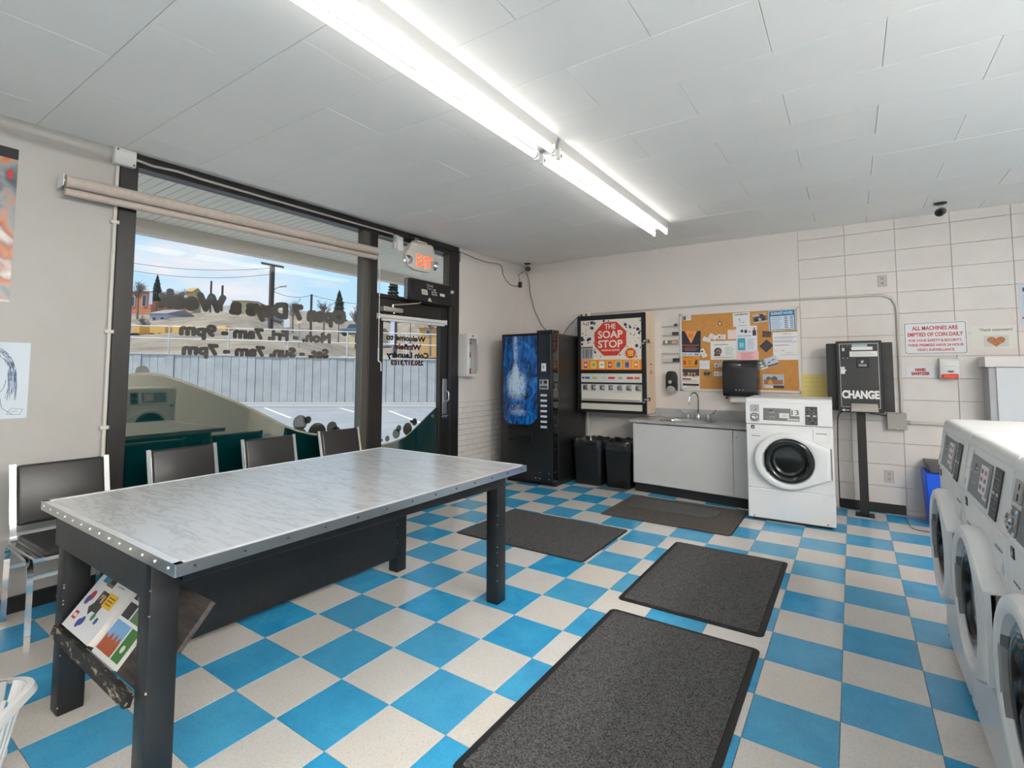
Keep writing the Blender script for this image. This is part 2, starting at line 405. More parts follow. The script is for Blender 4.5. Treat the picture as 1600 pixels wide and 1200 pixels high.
# ---- film graphics and lettering on the outer face of the pane, read from the street
gx = WG-.006
b = MB()
crv = [(-.468, 1.318), (-.40, 1.335), (-.324, 1.337), (-.24, 1.322), (-.144, 1.291), (-.05, 1.253), (.053, 1.210), (.22, 1.135), (.397, 1.05), (.51, .99), (.618, .930), (.70, .885), (.80, .84), (.93, .80), (1.1, .765), (1.28, .74), (1.428, .728)]
b.prism([(gx, y, z) for y, z in crv]+[(gx, 1.428, .302), (gx, -.468, .302)], (-.0006, 0, 0), FILM); build('wave_film', b, win)
b = MB(); b.prism([(gx+.0005, y, z+.010) for y, z in crv]+[(gx+.0005, y, z-.008) for y, z in crv[::-1]], (-.0003, 0, 0), mat('film_edge', (176, 166, 150), .3)); build('wave_edge', b, win)
def disc(mb, y, z, r, m, x=None, n=28):
    mb.prism([((x or gx), y+r*cos(2*pi*k/n), z+r*sin(2*pi*k/n)) for k in range(n)], (-.0006, 0, 0), m)
BUB = mat('bubble_film', (74, 72, 60), .05, ior=3.0)
for y, z, r in ((-.369, 1.352, .040), (.828, .905, .068), (.905, .925, .033), (1.0, .80, .092), (1.155, .835, .056), (1.20, .79, .05), (.86, .815, .03)):
    b = MB(); disc(b, y, z, r, BUB, gx-.001); build('bubble', b, win)
for txt, ya, yb2, z, h, bo in (('Open 7 Days a Week', -.308, 1.287, 1.815, .118, .017), ('Mon. - Fri. 7am - 9pm', -.155, 1.12, 1.622, .080, .010), ('Sat. - Sun. 7am - 7pm', -.133, 1.10, 1.482, .074, .010)):
    b = MB(); b.text(txt, FILM2, (gx, (ya+yb2)/2, z), (0, -1, 0), (0, 0, 1), h, .0, width=yb2-ya-2*bo, fat=bo); build('lettering', b, win)

# ================================================================== DOOR
b = MB(); b.box(XW-.1, XW+.012, 2.725, 2.872, 0, 2.80, BLK, .003); b.box(XW-.1, XW+.004, 2.70, 2.726, 0, 2.80, BLK, .002)
b.box(XW-.095, XW+.0, 1.598, 2.70, 2.115, 2.15, BLK, .002)
b.box(XW-.1, XW, 1.598, 2.70, -.003, .012, ALU)
b.box(XW-.06, XW-.0, 2.66, 2.70, 2.15, 2.75, mat('window_bead', (98, 94, 86), .4, .5), .003)
dj = struct('trim_1', b)
b = MB(); b.box(WG-.003, WG+.003, 1.60, 2.66, 2.15, 2.75, GLASS); build('transom_pane', b, dj)
DX0, DX1 = XW-.075, XW-.018
b = MB()
b.box(DX0, DX1, 1.604, 1.712, .015, 2.112, BLK, .003); b.box(DX0, DX1, 2.565, 2.697, .015, 2.112, BLK, .003)
b.box(DX0, DX1, 1.71, 2.566, 1.925, 2.112, BLK, .003); b.box(DX0, DX1, 1.71, 2.566, .015, .27, BLK, .003)
door = struct('door_1', b)
b = MB(); b.box(WG-.003, WG+.003, 1.711, 2.566, .27, 1.926, GLASS); build('pane', b, door)
b = MB(); dcr = [(1.712, .605), (1.80, .608), (1.903, .616), (2.0, .632), (2.085, .655), (2.18, .705), (2.276, .765), (2.40, .845), (2.564, .945)]
dgx = WG-.0045
b.prism([(dgx, y, z) for y, z in dcr]+[(dgx, 2.564, .272), (dgx, 1.712, .272)], (-.0006, 0, 0), FILM); build('wave_film', b, door)
b = MB(); b.prism([(dgx+.0004, y, z+.008) for y, z in dcr]+[(dgx+.0004, y, z-.006) for y, z in dcr[::-1]], (-.0003, 0, 0), mat('film_edge', (176, 166, 150), .3)); build('wave_edge', b, door)
for y, z, r in ((1.755, .652, .014), (1.828, .660, .030), (1.95, .700, .052), (1.985, .752, .035), (2.112, .735, .066), (2.215, .80, .040), (2.165, .81, .017)):
    b = MB(); disc(b, y, z, r, BUB, dgx-.001); build('bubble', b, door)
NAVY, MAR, BRN = mat('letter_navy', (16, 26, 58), .3), mat('letter_maroon', (84, 28, 42), .3), mat('letter_brown', (70, 52, 36), .3)
for txt, z, h, ya, yb2, m in (('Welcome to', 1.690, .058, 1.79, 2.37, BRN), ('Winfield', 1.595, .058, 1.91, 2.30, MAR), ('Coin Laundry', 1.505, .060, 1.80, 2.42, NAVY), ('250.317.3103', 1.425, .050, 1.86, 2.34, MAR)):
    b = MB(); b.text(txt, m, (dgx, (ya+yb2)/2, z), (0, -1, 0), (0, 0, 1), h, .0006, width=yb2-ya, bold=.02, fat=.0035); build('lettering', b, door)
b = MB(); b.box(DX1, DX1+.006, 2.618, 2.692, .86, 1.27, ALU, .002)
b.tube([(DX1, 2.655, 1.005), (DX1+.035, 2.668, 1.01), (DX1+.05, 2.673, 1.03), (DX1+.05, 2.673, 1.105), (DX1+.035, 2.668, 1.125), (DX1, 2.655, 1.13)], .009, ALU)
build('pull_plate', b, door, label='brushed metal pull plate with handle')
b = MB(); b.lathe([(0, .05), (.022, .048), (.026, .035), (.02, .02), (.014, .0)], (DX1, 2.655, .83), (1, 0, 0), CHROME, 20)
b.lathe([(0, .05), (.022, .048), (.026, .035), (.02, .02), (.014, .0)], (DX1, 2.60, .83), (1, 0, 0), CHROME, 20); build('lock_knob', b, door)

# ---- conduit cable running along the header, junction box and wall conduit
b = MB(); b.box(XW, XW+.05, -.615, -.497, CZ(XW, -.55)-.115, CZ(XW, -.55)-.004, WHITEP, .003)
for y, z in ((-.6, -.02), (-.51, -.1)): b.lathe([(0, .004), (.005, .003), (.006, 0)], (XW+.05, y, CZ(XW, -.55)+z), (1, 0, 0), DGREY, 10)
tag(build('junction_box', b), 'white junction box above the window post at the ceiling', 'box')
b = MB(); b.tube([(XW+.03, -.497, 2.765), (XW+.03, -.40, 2.755), (XW+.032, -.25, 2.768), (XW+.03, -.1, 2.765), (XW+.03, .4, 2.768), (XW+.03, 1.2, 2.778), (XW+.03, 1.78, 2.785)], .009, mat('flex_conduit', (176, 172, 166), .45), 8)
tag(build('flexible_conduit', b), 'pale flexible conduit running along the black window header', 'conduit')
b = MB(); cm = mat('painted_conduit', (203, 198, 191), .5)
b.tube([(XW+.016, -.588, 2.69), (XW+.016, -.588, .10)], .011, cm, 10)
for z in (1.607, .998, 2.32): b.box(XW, XW+.03, -.612, -.566, z-.012, z+.012, cm, .003)
tag(build('wall_conduit', b), 'painted vertical conduit beside the black window post', 'conduit')

# ---- soffit, fascia outside
bb = MB(); bb.box(XW-1.65, XW-.1, -4.5, 8.0, 2.815, 3.0, mat('soffit_joint', (110, 106, 98), .8)); soffit = struct('trim_2', bb)
SOF = mat('soffit_panel', (226, 222, 210), .6, rnd=.03)
y = -1.6
while y < 5.2:
    b = MB(); b.box(XW-1.60, XW-.1, y+.004, y+.296, 2.805, 2.816, SOF, .002)
    for q in (.075, .15, .225): b.box(XW-1.60, XW-.1, y+q-.002, y+q+.002, 2.803, 2.806, mat('soffit_groove', (188, 184, 174), .7))
    build('soffit_board', b, soffit); y += .3
b = MB(); b.box(XW-1.72, XW-1.60, -4.5, 8.0, 2.67, 3.15, mat('fascia', (208, 200, 188), .6)); build('fascia_board', b, soffit)
b = MB(); b.box(XW-.12, XW-.1, -.6, 2.9, 2.74, 2.815, mat('fascia', (208, 200, 188), .6)); build('inner_trim_board', b, soffit)
# outer wall cheeks so that daylight does not leak round the shell
b = MB(); b.box(XW-.2, XW-.121, YN, -.56, -.2, 3.1, BEIGE_S); b.box(XW-.2, XW-.121, 2.86, YB+.4, -.2, 3.1, BEIGE_S); struct('wall_outer', b)
# ================================================================== STRIP LIGHTS
def strip_light(y0, y1, label, xc=-.25, tube=None):
    t = thing('strip_light', label, 'ceiling light', (xc, (y0+y1)/2, CZ(xc, (y0+y1)/2)-.02), 0, 'fluorescent strip lights')
    tz = lambda y: 2.722+.0135*(y-.87)-.0095*(xc+.25)
    b = MB(); p = []
    for y in (y0, y1):
        zc = CZ(xc, y)-.002; zb = tz(y)+.036
        p += [[(xc-.065, y, zb), (xc+.065, y, zb), (xc+.085, y, zc), (xc-.085, y, zc)]]
    a, c = p
    b.hexa([a[0], a[1], c[1], c[0], a[3], a[2], c[2], c[3]], mat('fixture_housing', (176, 176, 174), .6)); build('housing', b, t)
    for x in (xc-.062, xc+.060):
        b = MB(); b.tube([(x, y0+.045, tz(y0)), (x, y1-.045, tz(y1))], .0185, tube or TUBE, 14); build('tube', b, t)
        for y, q in ((y0, .03), (y1, -.03)):
            b = MB(); b.box(x-.014, x+.014, min(y+q*.4, y+q), max(y+q*.4, y+q), tz(y)-.028, tz(y)+.045, WHITEP, .003)
            b.lathe([(.016, 0), (.017, .012)], (x, y+q, tz(y)), (0, 1 if q > 0 else -1, 0), mat('cap_metal', (120, 118, 114), .4, .8), 14, True); build('lamp_holder', b, t)
    b = MB(); b.box(xc-.012, xc+.012, y1-.02, y1+.012, tz(y1)+.03, CZ(xc, y1)-.002, mat('cap_metal', (120, 118, 114), .4, .8)); build('end_bracket', b, t)
strip_light(-1.58, .885, 'bright twin tube strip light nearest the camera on the white ceiling')
# unseen fixtures added as fill light, far brighter over the right-hand aisle
strip_light(-4.05, -1.60, 'added unseen fill strip light behind the camera, in line with the two in the picture')
strip_light(-3.9, -1.45, 'added unseen fill strip light over the right-hand aisle, behind the camera', 2.9, FILLTUBE)
strip_light(-1.4, 1.05, 'added unseen fill strip light over the right-hand aisle, beside the washing machines', 3.5, FILLTUBE)
strip_light(.915, 3.19, 'twin tube strip light further off, ending near the back wall')

# ================================================================== WASHERS (local frame: front faces -y)
def washer(label, loc, rz, group, variant):
    t = thing('washing_machine', label, 'washing machine', loc, rz, group)
    M0 = Matrix.Translation(Vector(loc)) @ Matrix.Rotation(rz, 4, 'Z')
    def mb(): q = MB(); q.M = M0; return q
    w = .342
    b = mb(); b.box(-w, w, .006, .66, .035, .876, WHITE, .006); b.box(-w+.03, w-.03, .05, .64, 0, .04, DGREY); build('cabinet', b, t)
    b = mb(); b.box(-w+.001, w-.001, -.002, .02, .028, .292, WHITE, .006)
    for x in (-w+.05, w-.06): b.lathe([(0, .004), (.006, .003), (.007, 0)], (x, -.002, .045), (0, -1, 0), GREY, 10)
    build('lower_panel', b, t)
    b = mb(); b.box(-w+.001, w-.001, -.001, .02, .296, .874, WHITE, .006); build('front_panel', b, t)
    # sloping control head with a rounded lip
    pr = [(-.006, .880), (.026, 1.068), (.024, 1.078), (.028, 1.098), (.038, 1.110), (.055, 1.115), (.655, 1.115), (.655, .880)]
    b = mb(); b.prism([(-w, y, z) for y, z in pr], (2*w, 0, 0), WHITE, .004); build('control_head', b, t)
    F = M0 @ frame((0, -.0065, .880), (1, 0, 0), Vector((0, .032, .188)))     # u right, v up the slope, n outward
    def fb(): q = MB(); q.M = F; return q
    # coin slide and lock
    if variant != 'row':
        b = fb(); b.box(-.305, -.23, .110, .175, 0, .006, mat('coin_plate', (172, 172, 172), .35, .8), .002); b.box(-.262, -.256, .118, .138, .005, .0075, BLKP); b.box(-.258, -.254, .15, .168, .005, .0075, BLKP); build('coin_plate', b, t)
        b = fb(); b.box(-.305, -.23, .020, .098, 0, .006, GREY, .002); b.lathe([(.026, 0), (.026, .010), (.020, .014), (.014, .010), (0, .010)], (-.268, .060, .004), (0, 0, 1), CHROME, 20)
        for u, v in ((-.297, .028), (-.238, .028), (-.297, .09), (-.238, .09)): b.lathe([(0, .003), (.005, .0025), (.006, 0)], (u, v, .006), (0, 0, 1), WHITEP, 8)
        build('coin_lock', b, t)
    else:
        b = fb(); b.box(-.305, -.238, .105, .178, 0, .005, WHITE, .002); b.box(-.305, -.238, .018, .098, 0, .005, WHITE, .002); b.box(-.276, -.270, .035, .060, .005, .0058, GREY); build('blank_plate', b, t)
    # display
    b = fb(); G = mat('display_grey', (112, 112, 113), .4) if variant != 'row' else mat('display_slate', (118, 126, 130), .4)
    if variant == '13': b.box(-.195, .095, .036, .146, 0, .004, G, .001)
    else: b.box(-.215, .095, .020, .165, 0, .004, G, .001)
    def pr_(x0, y0, x1, y1, m, n=.0046): b.poly([(x0, y0, n), (x1, y0, n), (x1, y1, n), (x0, y1, n)], m)
    pr_(-.150, .118, -.122, .130, DGREY)
    for u, v in ((-.142, .104), (-.125, .104), (-.110, .104), (-.135, .066), (-.113, .064)): pr_(u, v, u+.006, v+.008, WHITEP)
    for k in range(3): pr_(-.178, .048+.009*k, -.098, .050+.009*k, mat('print_grey', (150, 150, 150), .5))
    if variant != '13': pr_(-.150, .112, -.118, .138, DGREY); pr_(-.128, .120, -.105, .127, WHITEP, .0052)
    build('display_panel', b, t)
    if variant == '13':
        b = fb(); b.box(.028, .096, .082, .148, .004, .0055, WHITEP); b.text('13', ink((60, 56, 58)), (.062, .092, .0055), (1, 0, 0), (0, 1, 0), .044, .0004, width=.056, bold=.01); build('number_card', b, t)
        b = fb(); b.box(-.064, .014, .060, .104, .004, .0052, WHITEP); b.text('3.50', ink((150, 150, 150)), (-.025, .072, .0052), (1, 0, 0), (0, 1, 0), .018, .0004); build('price_card', b, t)
        b = fb(); b.box(.0, .09, .043, .056, .004, .0052, WHITEP)
        for k in range(6): b.poly([(.006+.013*k, .047, .0056), (.015+.013*k, .047, .0056), (.015+.013*k, .052, .0056), (.006+.013*k, .052, .0056)], ink((150, 150, 150)))
        build('name_strip', b, t)
    else:
        b = fb(); b.box(-.045, .062, .052, .150, .004, .0055, WHITEP)
        for k in range(3):
            for q in range(2):
                u, v = -.032+.052*q, .066+.028*k
                b.poly([(u, v, .006), (u+.03, v, .006), (u+.03, v+.014, .006), (u, v+.014, .006)], ink((196, 120, 136) if (k+q) % 2 else (120, 110, 150)))
        build('price_card', b, t)
        b = fb(); b.box(.03, .085, .040, .050, .004, .0055, WHITEP); build('name_strip', b, t)
    b = fb(); b.box(.140, .232, .010, .170, 0, .004, mat('instruction_black', (44, 43, 45), .45), .001)
    for k in range(5):
        v0 = .016+.031*k
        if k: b.poly([(.146, v0-.004, .0046), (.226, v0-.004, .0046), (.226, v0-.0025, .0046), (.146, v0-.0025, .0046)], ink((180, 180, 180)))
        for u0, u1 in (((.15, .165), (.172, .18), (.21, .222)), ((.15, .162), (.185, .2)), ((.148, .178), (.196, .222)), ((.168, .178), (.192, .214)), ((.15, .156), (.162, .178), (.206, .214)))[k]:
            b.poly([(u0, v0+.006, .0046), (u1, v0+.006, .0046), (u1, v0+.016, .0046), (u0, v0+.016, .0046)], ink((215, 215, 215) if k == 2 else (120, 120, 122)))
    build('instruction_panel', b, t)
    # badges on the front
    b = mb(); b.box(-.300, -.270, -.004, 0, .832, .864, BLKP, .001); b.poly([(-.294, -.0045, .840), (-.28, -.0045, .840), (-.276, -.0045, .856), (-.288, -.0045, .85)], ink((210, 210, 210))); build('badge', b, t)
    b = mb()
    for u0, u1 in ((-.296, -.276), (-.272, -.25), (-.246, -.226)): b.poly([(u0, -.0018, .765), (u1, -.0018, .765), (u1, -.0018, .771), (u0, -.0018, .771)], ink((90, 90, 92)))
    build('front_print', b, t)
    # soap drawer
    b = mb(); b.box(.190, .318, -.006, .01, .735, .862, WHITE, .006); b.box(.215, .300, -.0085, -.004, .815, .822, DGREY, .001); b.prism([(.21, -.006, .742), (.21, -.014, .765), (.21, -.006, .80)], (.098, 0, 0), WHITE, .002); build('soap_drawer', b, t)
    # door
    cz, R0 = .562, .250
    def RR(a):
        a = abs((a+pi) % (2*pi)-pi)
        if a < radians(27.8): return .318/cos(a)
        if a < radians(66): return R0/cos(radians(66)-a)
        return R0+.027*sin(a-pi/2)**2 if a > pi/2 else R0
    b = mb(); n = 64; rings = []
    for k in range(n):
        a = 2*pi*k/n; r = RR(a)
        rings.append([b.v((q*cos(a), y, cz+q*sin(a))) for q, y in ((r-.004, 0), (r, -.012), (r, -.040), (r-.010, -.055), (r-.024, -.060), (.212, -.060), (.203, -.055), (.196, -.022))])
    for k in range(n):
        A, B = rings[k], rings[(k+1) % n]
        for j in range(7): b.face([A[j], A[j+1], B[j+1], B[j]], GREY if j == 6 and n*.42 <= k < n*.58 else WHITE)
    dr = build('door', b, t)
    b = mb(); b.lathe([(.197, .026), (.191, .038), (.178, .044), (.162, .042), (.150, .036), (.140, .020), (.131, .004)], (0, 0, cz), (0, -1, 0), mat('door_bezel', (22, 22, 23), .14, coat=.5), 56); build('door_bezel', b, dr)
    b = mb(); b.lathe([(.133, .008), (.124, .016), (.113, .012), (.104, .0045)], (0, 0, cz), (0, -1, 0), mat('drum_ring', (70, 70, 72), .2, .8), 48)
    b.lathe([(.153, .026), (.112, .030), (.06, .034), (0, .035)], (0, 0, cz), (0, -1, 0), ACRYL, 48)
    b.lathe([(.140, .004), (.10, .0038), (0, .0036)], (0, 0, cz), (0, -1, 0), GLASSD, 48); build('door_glass', b, dr)
    b = mb(); b.box(.300, .318, -.056, -.004, .425, .700, WHITE, .002); b.box(.318, .327, -.030, -.003, .430, .695, GREY)
    for k in range(11): b.box(.3268, .3282, -.026, -.010, .437+.0235*k, .450+.0235*k, DGREY)
    build('door_hinge', b, dr, label='grey slotted hinge strip')
    b = mb(); b.box(-.209, -.193, -.058, -.026, .468, .656, mat('handle_grey', (150, 150, 150), .45), .004); build('door_handle', b, dr, label='grey finger grip inside the door ring')
    return t
washer('white front-loading washing machine numbered 13, next to the sink counter', (.808, 3.355, 0), radians(1.4), None, '13')
RW = 'row of washing machines on the right'
for k, (yc, lb) in enumerate(((1.285, 'farthest white washing machine of the right-hand row, nearest the back wall'), (.598, 'middle white washing machine of the right-hand row'), (-.09, 'white washing machine cut by the right edge, second nearest the camera'), (-.778, 'white washing machine of the right-hand row just outside the picture, beside the camera'))):
    washer(lb, (1.661, yc, 0), radians(-90), RW, 'row' if k < 2 else 'rowc')

# ================================================================== FOLDING TABLE
t = thing('folding_table', 'large folding table with white marble laminate top on black painted timber legs', 'table', (-.945, -.18, 0))
TX0, TX1, TY0, TY1 = -1.575, -.316, -1.112, .752
b = MB(); b.box(TX0+.002, TX1-.002, TY0+.002, TY1-.002, .770, .800, MARBLE, .001); build('tabletop', b, t)
EDG = mat('edge_trim_metal', (206, 206, 206), .22, 1.0)
b = MB(); th = .0025
for x0, x1, y0, y1 in ((TX0, TX1, TY0-th, TY0+.001), (TX0, TX1, TY1-.001, TY1+th), (TX0-th, TX0+.001, TY0, TY1), (TX1-.001, TX1+th, TY0, TY1)): b.box(x0, x1, y0, y1, .766, .8015, EDG)
for x0, x1, y0, y1 in ((TX0, TX1, TY0, TY0+.022), (TX0, TX1, TY1-.022, TY1), (TX0, TX0+.022, TY0, TY1), (TX1-.022, TX1, TY0, TY1)): b.box(x0, x1, y0, y1, .8, .8016, mat('edge_trim_top', (222, 222, 222), .3, .2))
build('edge_trim', b, t, label='pale metal edge strip fixed with small screws')
SCR = mat('screw_head', (90, 90, 92), .35, .8); SCRL = mat('screw_head_light', (205, 205, 205), .3, .6)
k = 0
for q in range(14):
    x = TX0+.04+q*(TX1-TX0-.08)/13
    b = MB(); b.lathe([(0, .004), (.004, .003), (.005, 0)], (x, TY0-th, .786), (0, -1, 0), SCRL, 8); build('screw', b, t)
for q in range(13):
    y = TY0+.05+q*(TY1-TY0-.1)/12
    b = MB(); b.lathe([(0, .004), (.004, .003), (.005, 0)], (TX1+th, y, .786), (1, 0, 0), SCR, 8); build('screw', b, t)
legs = [(-1.405, -1.32, -1.092, -1.006), (-.615, -.530, -1.092, -1.006), (-1.362, -1.280, .645, .730), (-.530, -.447, .645, .730)]
for x0, x1, y0, y1 in legs:
    b = MB(); b.box(x0, x1, y0, y1, 0, .766, BLKWOOD, .006, 2)
    for q in range(9):   # chipped paint on the arrises
        z = random.uniform(.02, .7); s_ = random.uniform(.003, .008); xx = random.choice((x0+.003, x1-.003)); b.box(xx-.0028, xx+.0028, y0-.0004, y0+.004, z, z+s_, mat('chipped_paint', (176, 160, 138), .7))
    build('leg', b, t)
b = MB(); b.box(-1.40, -.535, -1.106, -1.080, .650, .766, BLKWOOD, .003); build('end_apron', b, t)
b = MB(); b.box(-1.36, -.45, .70, .728, .650, .766, BLKWOOD, .003); build('end_apron', b, t)
b = MB(); b.prism([(-.555, -1.00, .668), (-.530, -1.00, .668), (-.447, .66, .668), (-.472, .66, .668)], (0, 0, .098), BLKWOOD, .003); build('side_apron', b, t)
b = MB(); b.prism([(-1.40, -1.00, .668), (-1.375, -1.00, .668), (-1.335, .66, .668), (-1.36, .66, .668)], (0, 0, .098), BLKWOOD, .003); build('side_apron', b, t)
b = MB(); b.prism([(-1.325, -.72, .10), (-1.303, -.72, .10), (-1.283, .645, .10), (-1.305, .645, .10)], (0, 0, .62), BLKWOOD, .002); build('side_panel', b, t)
b = MB(); b.bar([(-1.285, .69, .45), (-1.12, .69, .66)], .05, .03, BLKWOOD, (0, 1, 0)); build('brace', b, t)
# sloping magazine rack under the near end
S = Vector((0, .65, .76)); P0 = Vector((0, -1.082, .335)); NRM = Vector((0, -.76, .65))
def onb(x, s_, n=0): q = P0+S*s_+NRM*n; return (x, q.y, q.z)
RAW = mat('worn_dark_board', (78, 70, 66), .7, noise=(8, (40, 38, 38), .42, .7, (1, 6, 6)))
b = MB(); b.prism([onb(x, s_, -.018) for x, s_ in ((-1.318, 0), (-.618, 0), (-.618, .13), (-.562, .13), (-.562, .295), (-1.318, .295))], NRM*.018, RAW, .001); build('rack_board', b, t, label='worn sloping board of the magazine rack')
b = MB(); b.bar([(-1.332, -1.108, .335), (-.605, -1.108, .325)], .04, .022, mat('worn_lip_paint', (20, 20, 21), .5, noise=(38, (168, 150, 128), .56, .62, (.45, 2, 1.6)), bump=(60, .3, .004)), (0, .3, 1))
build('rack_lip', b, t, label='black rack lip with badly chipped paint')

# ---- two magazines on the rack
def sheet_marks(b, w, h, n, marks):
    """flat print on a sheet: coordinates 0..1"""
    for k, mk in enumerate(marks):
        z = n+.0002+.000012*k
        if mk[0] == 'r':
            _, a, c, d, f, col = mk; b.poly([(a*w, c*h, z), (d*w, c*h, z), (d*w, f*h, z), (a*w, f*h, z)], ink(col))
        elif mk[0] == 'p': b.poly([(u*w, v*h, z) for u, v in mk[1]], ink(mk[2]))
        elif mk[0] == 'l':
            _, a, d, c, f, cnt, col = mk
            for q in range(cnt):
                v = c+(f-c)*(q+.5)/cnt; e_ = d-(d-a)*random.uniform(0, .35); hh = (f-c)/cnt*.17
                b.poly([(a*w, (v-hh)*h, z), (e_*w, (v-hh)*h, z), (e_*w, (v+hh)*h, z), (a*w, (v+hh)*h, z)], ink(col))
        elif mk[0] == 't':
            _, txt, u, v, ch, col = mk[:6]; b.text(txt, ink(col), (u*w, v*h, z), (1, 0, 0), (0, 1, 0), ch, 0, width=(mk[6]*w if len(mk) > 6 else None), bold=.02)
        elif mk[0] == 'c':
            _, u, v, r, col = mk; b.poly([(u*w+r*cos(2*pi*q/20), v*h+r*sin(2*pi*q/20), z) for q in range(20)], ink(col))
def lie(o, right, upv, w, h, th, cover, marks, pages=(228, 224, 216)):
    b = MB(); b.M = frame(o, right, upv)
    b.box(.002, w-.002, .002, h-.002, .0008, th-.0008, ink(pages)); b.box(0, w, 0, h, 0, .0009, ink(cover)); b.box(0, w, 0, h, th-.0009, th, ink(cover)); b.box(0, .0012, 0, h, 0, th, ink(cover))
    sheet_marks(b, w, h, th, marks); return b
b = lie(onb(-1.298, .012, .001), (1, 0, 0), S, .285, .275, .030, (226, 226, 228), [
    ('r', .30, .62, .52, .96, (140, 112, 84)), ('r', .36, .66, .52, .84, (52, 52, 54)), ('r', .36, .30, .62, .56, (70, 64, 62)), ('r', .40, .42, .54, .52, (190, 150, 120)), ('r', .58, .40, .86, .58, (236, 186, 44)), ('l', .62, .84, .43, .55, 3, (120, 80, 20)),
    ('r', .14, .64, .30, .78, (44, 140, 186)), ('p', [(.3, .32), (.46, .5), (.5, .34), (.42, .24)], (60, 60, 62)), ('c', .18, .44, .02, (190, 60, 80)), ('c', .14, .38, .018, (90, 90, 150)), ('r', .08, .12, .2, .22, (200, 48, 58)), ('r', .10, .15, .18, .19, (240, 230, 230)),
    ('c', .36, .12, .016, (52, 74, 150)), ('c', .42, .16, .016, (52, 74, 150)), ('c', .60, .26, .014, (70, 140, 100)), ('c', .74, .24, .012, (60, 100, 160)), ('l', .62, .9, .66, .8, 3, (150, 150, 160)), ('r', .78, .84, .92, .94, (30, 70, 110))])
tag(build('directory', b, origin=onb(-1.16, .02, .005)), 'thick white directory covered in small pictures, lying on the table rack', 'book')
b = lie(onb(-1.006, .004, .001), (1, 0, 0), S, .215, .275, .010, (232, 232, 230), [
    ('r', .04, .06, .62, .42, (120, 168, 214)), ('p', [(.04, .06), (.62, .06), (.62, .2), (.54, .29), (.48, .2), (.40, .30), (.33, .2), (.24, .29), (.16, .2), (.04, .26)], (168, 84, 48)), ('r', .66, .06, .96, .42, (64, 120, 56)), ('c', .8, .2, .012, (220, 224, 216)),
    ('r', .40, .46, .96, .80, (92, 124, 78)), ('p', [(.5, .56), (.66, .74), (.84, .7), (.9, .56), (.7, .48)], (116, 160, 84)), ('r', .04, .46, .36, .64, (60, 56, 62)), ('r', .04, .68, .36, .80, (70, 62, 70)), ('r', .04, .84, .96, .97, (76, 148, 172))])
tag(build('magazine', b, origin=onb(-.9, .01, .002)), 'thin magazine with photos of a tree and red gables, on the table rack', 'magazine')

# ================================================================== CHAIRS
def chair(yc, x0, rz, label):
    t = thing('waiting_chair', label, 'chair', (x0, yc, 0), rz, 'black vinyl waiting chairs along the window')
    M0 = Matrix.Translation((x0, yc, 0)) @ Matrix.Rotation(rz, 4, 'Z')
    def mb(): q = MB(); q.M = M0; return q
    hw = .205
    for s in (-1, 1):
        y = s*hw
        b = mb(); b.bar([(-.222, y, .846), (-.190, y, .70), (-.150, y, .545), (-.132, y, .490), (-.112, y, .462), (-.08, y, .452), (.10, y, .456), (.335, y, .462)], .026, .012, CHROME, (0, 1, 0)); build('side_rail', b, t, label='chrome side rail')
        b = mb(); pts = [(-.245, y*.985, 0), (-.238, y*.985, .33)]
        pts += [(-.238+.06*(1-cos(a)), y*.985, .36+.065*sin(a)) for a in (.3, .7, 1.1, 1.5)]+[(.13, y*.985, .425)]
        pts += [(.13+.06*sin(a), y*.985, .36+.065*cos(a)) for a in (.4, .8, 1.2, 1.5)]+[(.192, y*.985, .33), (.200, y*.985, 0)]
        b.bar(pts, .024, .012, CHROME, (0, 1, 0)); build('leg_frame', b, t, label='chrome inverted U leg frame')
    b = mb(); b.bar([(.192, -hw, .34), (.192, hw, .34)], .02, .008, CHROME, (0, 0, 1)); b.bar([(-.238, -hw, .30), (-.238, hw, .30)], .02, .008, CHROME, (0, 0, 1)); build('cross_bar', b, t)
    b = mb(); b.hexa([(-.11, -hw+.014, .458), (.335, -hw+.014, .462), (.335, hw-.014, .462), (-.11, hw-.014, .458), (-.11, -hw+.014, .492), (.335, -hw+.014, .494), (.335, hw-.014, .494), (-.11, hw-.014, .492)], VINYL)
    b._bev(list(b.bm.faces), .014, 3); build('seat', b, t)
    b = mb(); d = Vector((-.060, 0, .285)).normalized(); n = d.cross(Vector((0, 1, 0))).normalized()
    a0, a1 = Vector((-.150, 0, .530)), Vector((-.216, 0, .842)); h2 = hw-.013
    def qq(p, y, k): return tuple(p+Vector((0, y, 0))+n*k)
    b.hexa([qq(a0, -h2, -.02), qq(a0, h2, -.02), qq(a1, h2, -.02), qq(a1, -h2, -.02), qq(a0, -h2, .024), qq(a0, h2, .024), qq(a1, h2, .024), qq(a1, -h2, .024)], VINYL)
    b._bev(list(b.bm.faces), .017, 3); build('backrest', b, t)
    return t
for yc, x0, rz, lb in ((-.825, -2.25, 0, 'black vinyl and chrome chair nearest the camera, against the beige left wall'), (-.19, -2.25, radians(1.5), 'black vinyl chair just right of the window post, second in the row'),
                       (.405, -2.25, radians(-1), 'black vinyl chair third along the window, behind the middle of the table'), (1.055, -2.25, radians(1), 'black vinyl chair nearest the door, last of the row by the window')):
    chair(yc, x0, rz, lb)

